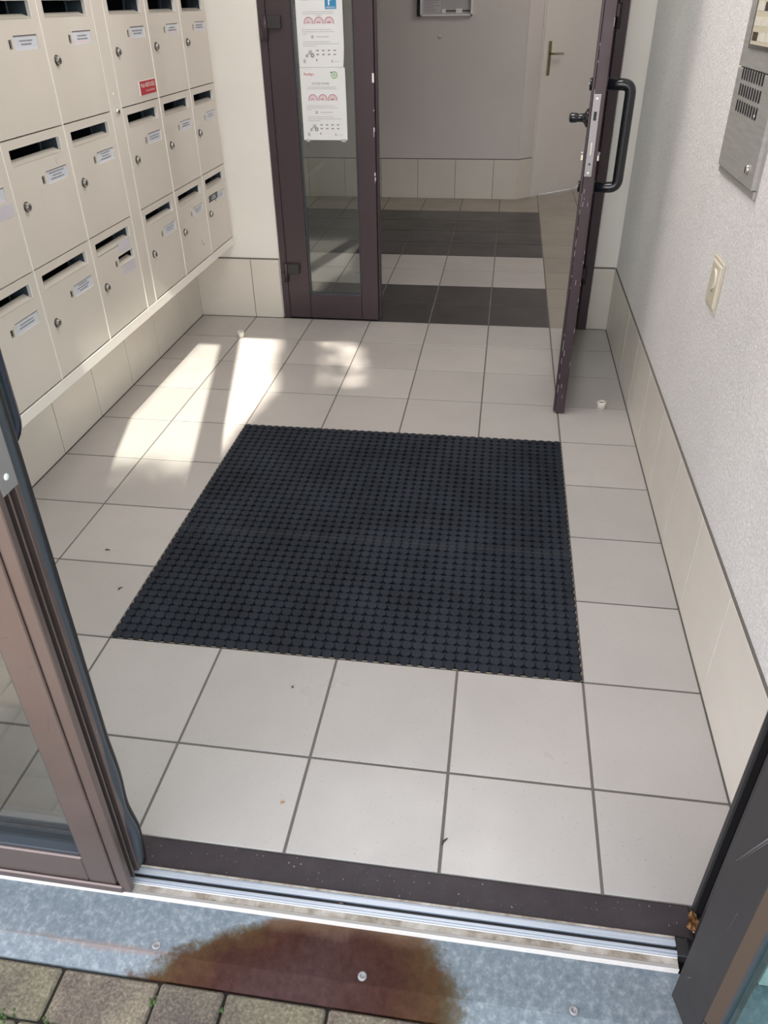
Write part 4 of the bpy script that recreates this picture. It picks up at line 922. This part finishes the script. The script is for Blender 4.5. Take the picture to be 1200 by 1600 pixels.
# ------------------------------------------------------------------ hall: door in the angled wall, notice case, wall plug
dr = tag(empty('hall_door', (A.x, A.y, 0), ang), 'plain off-white interior door with brass lever handle at the end of the hall', 'door')
mb = MB(); mb.box((0.165, -0.004, 0), (0.178, 0.10, 2.1), 'white_gloss', bevel=0.003); mb.box((0.178, -0.012, 0), (0.222, 0.10, 2.1), 'white_gloss', bevel=0.004); mb.box((0.222, 0.012, 0), (0.235, 0.10, 2.1), 'white_gloss', bevel=0.003)
mb.box((1.04, -0.012, 0), (1.10, 0.10, 2.1), 'white_gloss', bevel=0.004); mb.box((0.235, -0.012, 2.05), (1.04, 0.10, 2.1), 'white_gloss', bevel=0.004); mb.build('door_casing', dr)
mb = MB(); mb.box((0.237, 0.020, 0.006), (1.038, 0.058, 2.048), 'white_gloss', bevel=0.002); sl_ = mb.build('door_slab', dr)
mb = MB(); mb.box((0.257, 0.013, 0.955), (0.292, 0.021, 1.205), 'brass', bevel=0.002); mb.build('handle_plate', sl_)
mb = MB(); mb.tube(rounded([(0.274, 0.018, 1.115), (0.274, -0.035, 1.115), (0.385, -0.035, 1.112)], 0.015), 0.0085, 'brass', 12); mb.build('lever', sl_)

as_structure(dr, 'door_5')
no = (0.46, YH + 0.008, 1.392)
nc = tag(empty('notice_case', no), 'shallow glazed notice case with edges coloured white for reflections on the hall end wall', 'notice case')
def Ln(p): return (p[0] - no[0], p[1] - no[1], p[2] - no[2])
Y0c = YH + 0.008
bx(no, nc, 'frame', [((0.238, Y0c - 0.03, 1.392), (0.682, Y0c, 1.404)), ((0.262, Y0c - 0.03, 1.392), (0.276, Y0c, 2.0)), ((0.668, Y0c - 0.03, 1.392), (0.682, Y0c, 2.0)), ((0.262, Y0c - 0.03, 1.99), (0.682, Y0c, 2.0))], 'white', 0.001)  # white on the frame edges stands in for bright reflections
bx(no, nc, 'side_strip', [((0.236, Y0c - 0.034, 1.392), (0.262, Y0c, 2.0))], 'black', 0.002)
bx(no, nc, 'back_board', [((0.276, Y0c - 0.006, 1.404), (0.668, Y0c, 1.99))], 'ink_pale', 0.0)
sh_ = bx(no, nc, 'paper_sheet', [((0.282, Y0c - 0.008, 1.414), (0.428, Y0c - 0.006, 1.63))], 'sticker', 0.0)
mb = MB(); rnd = random.Random(9)
for k in range(16):
    z = 1.425 + k * 0.012; mb.box(Ln((0.29, Y0c - 0.0086, z)), Ln((0.29 + rnd.uniform(.07, .13), Y0c - 0.0082, z + 0.003)), 'ink')
mb.build('small_print', sh_)
bx(no, nc, 'dark_strip', [((0.43, Y0c - 0.010, 1.421), (0.660, Y0c - 0.006, 1.431))], 'ink_dark', 0.0)
bx(no, nc, 'painted_reflection', [((0.434, Y0c - 0.013, 1.412), (0.468, Y0c - 0.008, 1.440))], 'white', 0.002); bx(no, nc, 'painted_reflection', [((0.548, Y0c - 0.013, 1.410), (0.600, Y0c - 0.008, 1.442))], 'white', 0.002)  # white blocks drawn in place of bright reflections
mb = MB(); mb.lathe([(0.0, 0), (0.016, 0), (0.015, 0.003), (0.008, 0.004), (0, 0.0045)], 'hall_paint', (0, 0, 0), '-Y', 20); mb.lathe([(0.016, 0.0), (0.0185, 0.0), (0.0185, 0.001), (0.016, 0.001)], 'ink_pale', (0, 0, 0), '-Y', 20); wp = mb.build('wall_plug', None, (0.423, YH + 0.008, 1.252)); tag(wp, 'small round painted cap on the hall wall below the notice case', 'wall cap')

# ------------------------------------------------------------------ outside, behind the camera: unseen tree, its crown shaped to shade the doorway
tr = tag(empty('tree', (2.6, -6.0, -0.07)), 'unseen leafy green tree, crown shaped to shade the entrance', 'tree')
random.seed(99)
mb = MB(); mb.tube([(0, 0, 0), (0.05, 0.02, 1.6), (-0.05, 0.0, 3.4), (-0.1, 0.05, 5.2), (0.0, 0, 6.8)], [0.16, 0.13, 0.11, 0.08, 0.03], 'bark', 12)
for a, b in (((0.0, 0, 3.6), (-0.9, 0.1, 4.9)), ((0, 0, 4.2), (0.9, 0.1, 5.6)), ((-0.05, 0, 4.8), (-0.4, 0, 6.4))): mb.tube([a, b], [0.06, 0.02], 'bark', 8)
mb.build('trunk', tr)
TY = -6.0
def shade_wanted(X, Z, fine):
    """does the photo show shade where the sun ray through (X, TY, Z) meets the floor?"""
    Yf = Z / SUN_K + TY; c = X + SUN_M * TY; Xf = c - SUN_M * Yf
    soft = 0.60 < Yf < 1.02 and c < 0.22; edge = -0.64 < Xf < -0.548 and 1.0 <= Yf < 3.4
    if soft: return fine and -0.40 < c and random.random() < -math.log(max(0.01, 1 - (1.02 - Yf) / 0.42)) / 4.3
    if edge: return fine
    if fine: return False
    if Yf < 0.62: return -0.45 < c < 1.7 and Yf > -1.3
    if -0.95 < Xf < -0.60 and 1.0 < Yf < 3.4: return True
    cl = 0.21 + (Yf - 1.0) * 0.36 if Yf < 1.34 else (0.334 + (Yf - 1.34) * 0.40 if Yf < 1.66 else 0.462)
    if Yf < 1.0: cl = 0.21
    if c < cl + 0.01: return False
    if 1.75 < Yf < 2.38 and 0.68 < c < 0.93: return random.random() < 0.11
    if 1.62 < Yf < 1.95 and abs(c - (0.56 + (Yf - 1.45) * 0.40)) < 0.03: return random.random() < 0.2
    return c < 1.75 and Yf < 3.0
mb = MB(); i = mb.mi('leaf_green')
def leafquad(p, s_):
    n = Vector((random.gauss(0, .5), -1 + random.gauss(0, .4), 0.8 + random.gauss(0, .4))).normalized(); u = n.orthogonal().normalized(); u = Matrix.Rotation(random.uniform(0, 6.28), 3, n) @ u; v = n.cross(u)
    q = [p + u * s_, p + v * s_ * .55, p - u * s_, p - v * s_ * .55]
    fc = mb.bm.faces.new([mb.bm.verts.new(t) for t in q]); fc.material_index = i
for fine, count, s0, s1 in ((False, 17000, 0.035, 0.07), (True, 9000, 0.014, 0.028)):
    cnt = 0
    while cnt < count:
        X = random.uniform(0.9, 3.5); Z = random.uniform(4.2, 8.5)
        if not shade_wanted(X, Z, fine): continue
        y = random.gauss(0, 0.12)
        leafquad(Vector((X - 2.6 - y * SUN_M, y, Z + 0.07 - y * SUN_K)), random.uniform(s0, s1)); cnt += 1
mb.build('crown', tr)

# ------------------------------------------------------------------ unseen fill lights added to brighten the vestibule and the hall
def added_fill(loc, sx, sy, energy, label, col):
    r = tag(empty('fill_light', loc), label, 'added fill light')
    mb = MB(); mb.box((-sx / 2 - 0.02, -sy / 2 - 0.02, -0.05), (sx / 2 + 0.02, sy / 2 + 0.02, 0.0), 'white', bevel=0.004); mb.build('fill_housing', r)
    li = bpy.data.lights.new('fill_lamp', 'AREA'); li.shape = 'RECTANGLE'; li.size = sx; li.size_y = sy; li.energy = energy; li.color = col
    lo = bpy.data.objects.new('fill_lamp', li); COL.objects.link(lo); lo.parent = r; lo.location = (0, 0, -0.056)
added_fill((0.75, 1.2, ZC), 1.2, 0.9, 11, 'flat white fill light added above the mailboxes and mat', (1.0, 0.96, 0.92))
added_fill((2.0, 4.5, ZC), 0.9, 0.9, 6.5, 'flat white fill light added in the rear hall', (1.0, 0.94, 0.88))
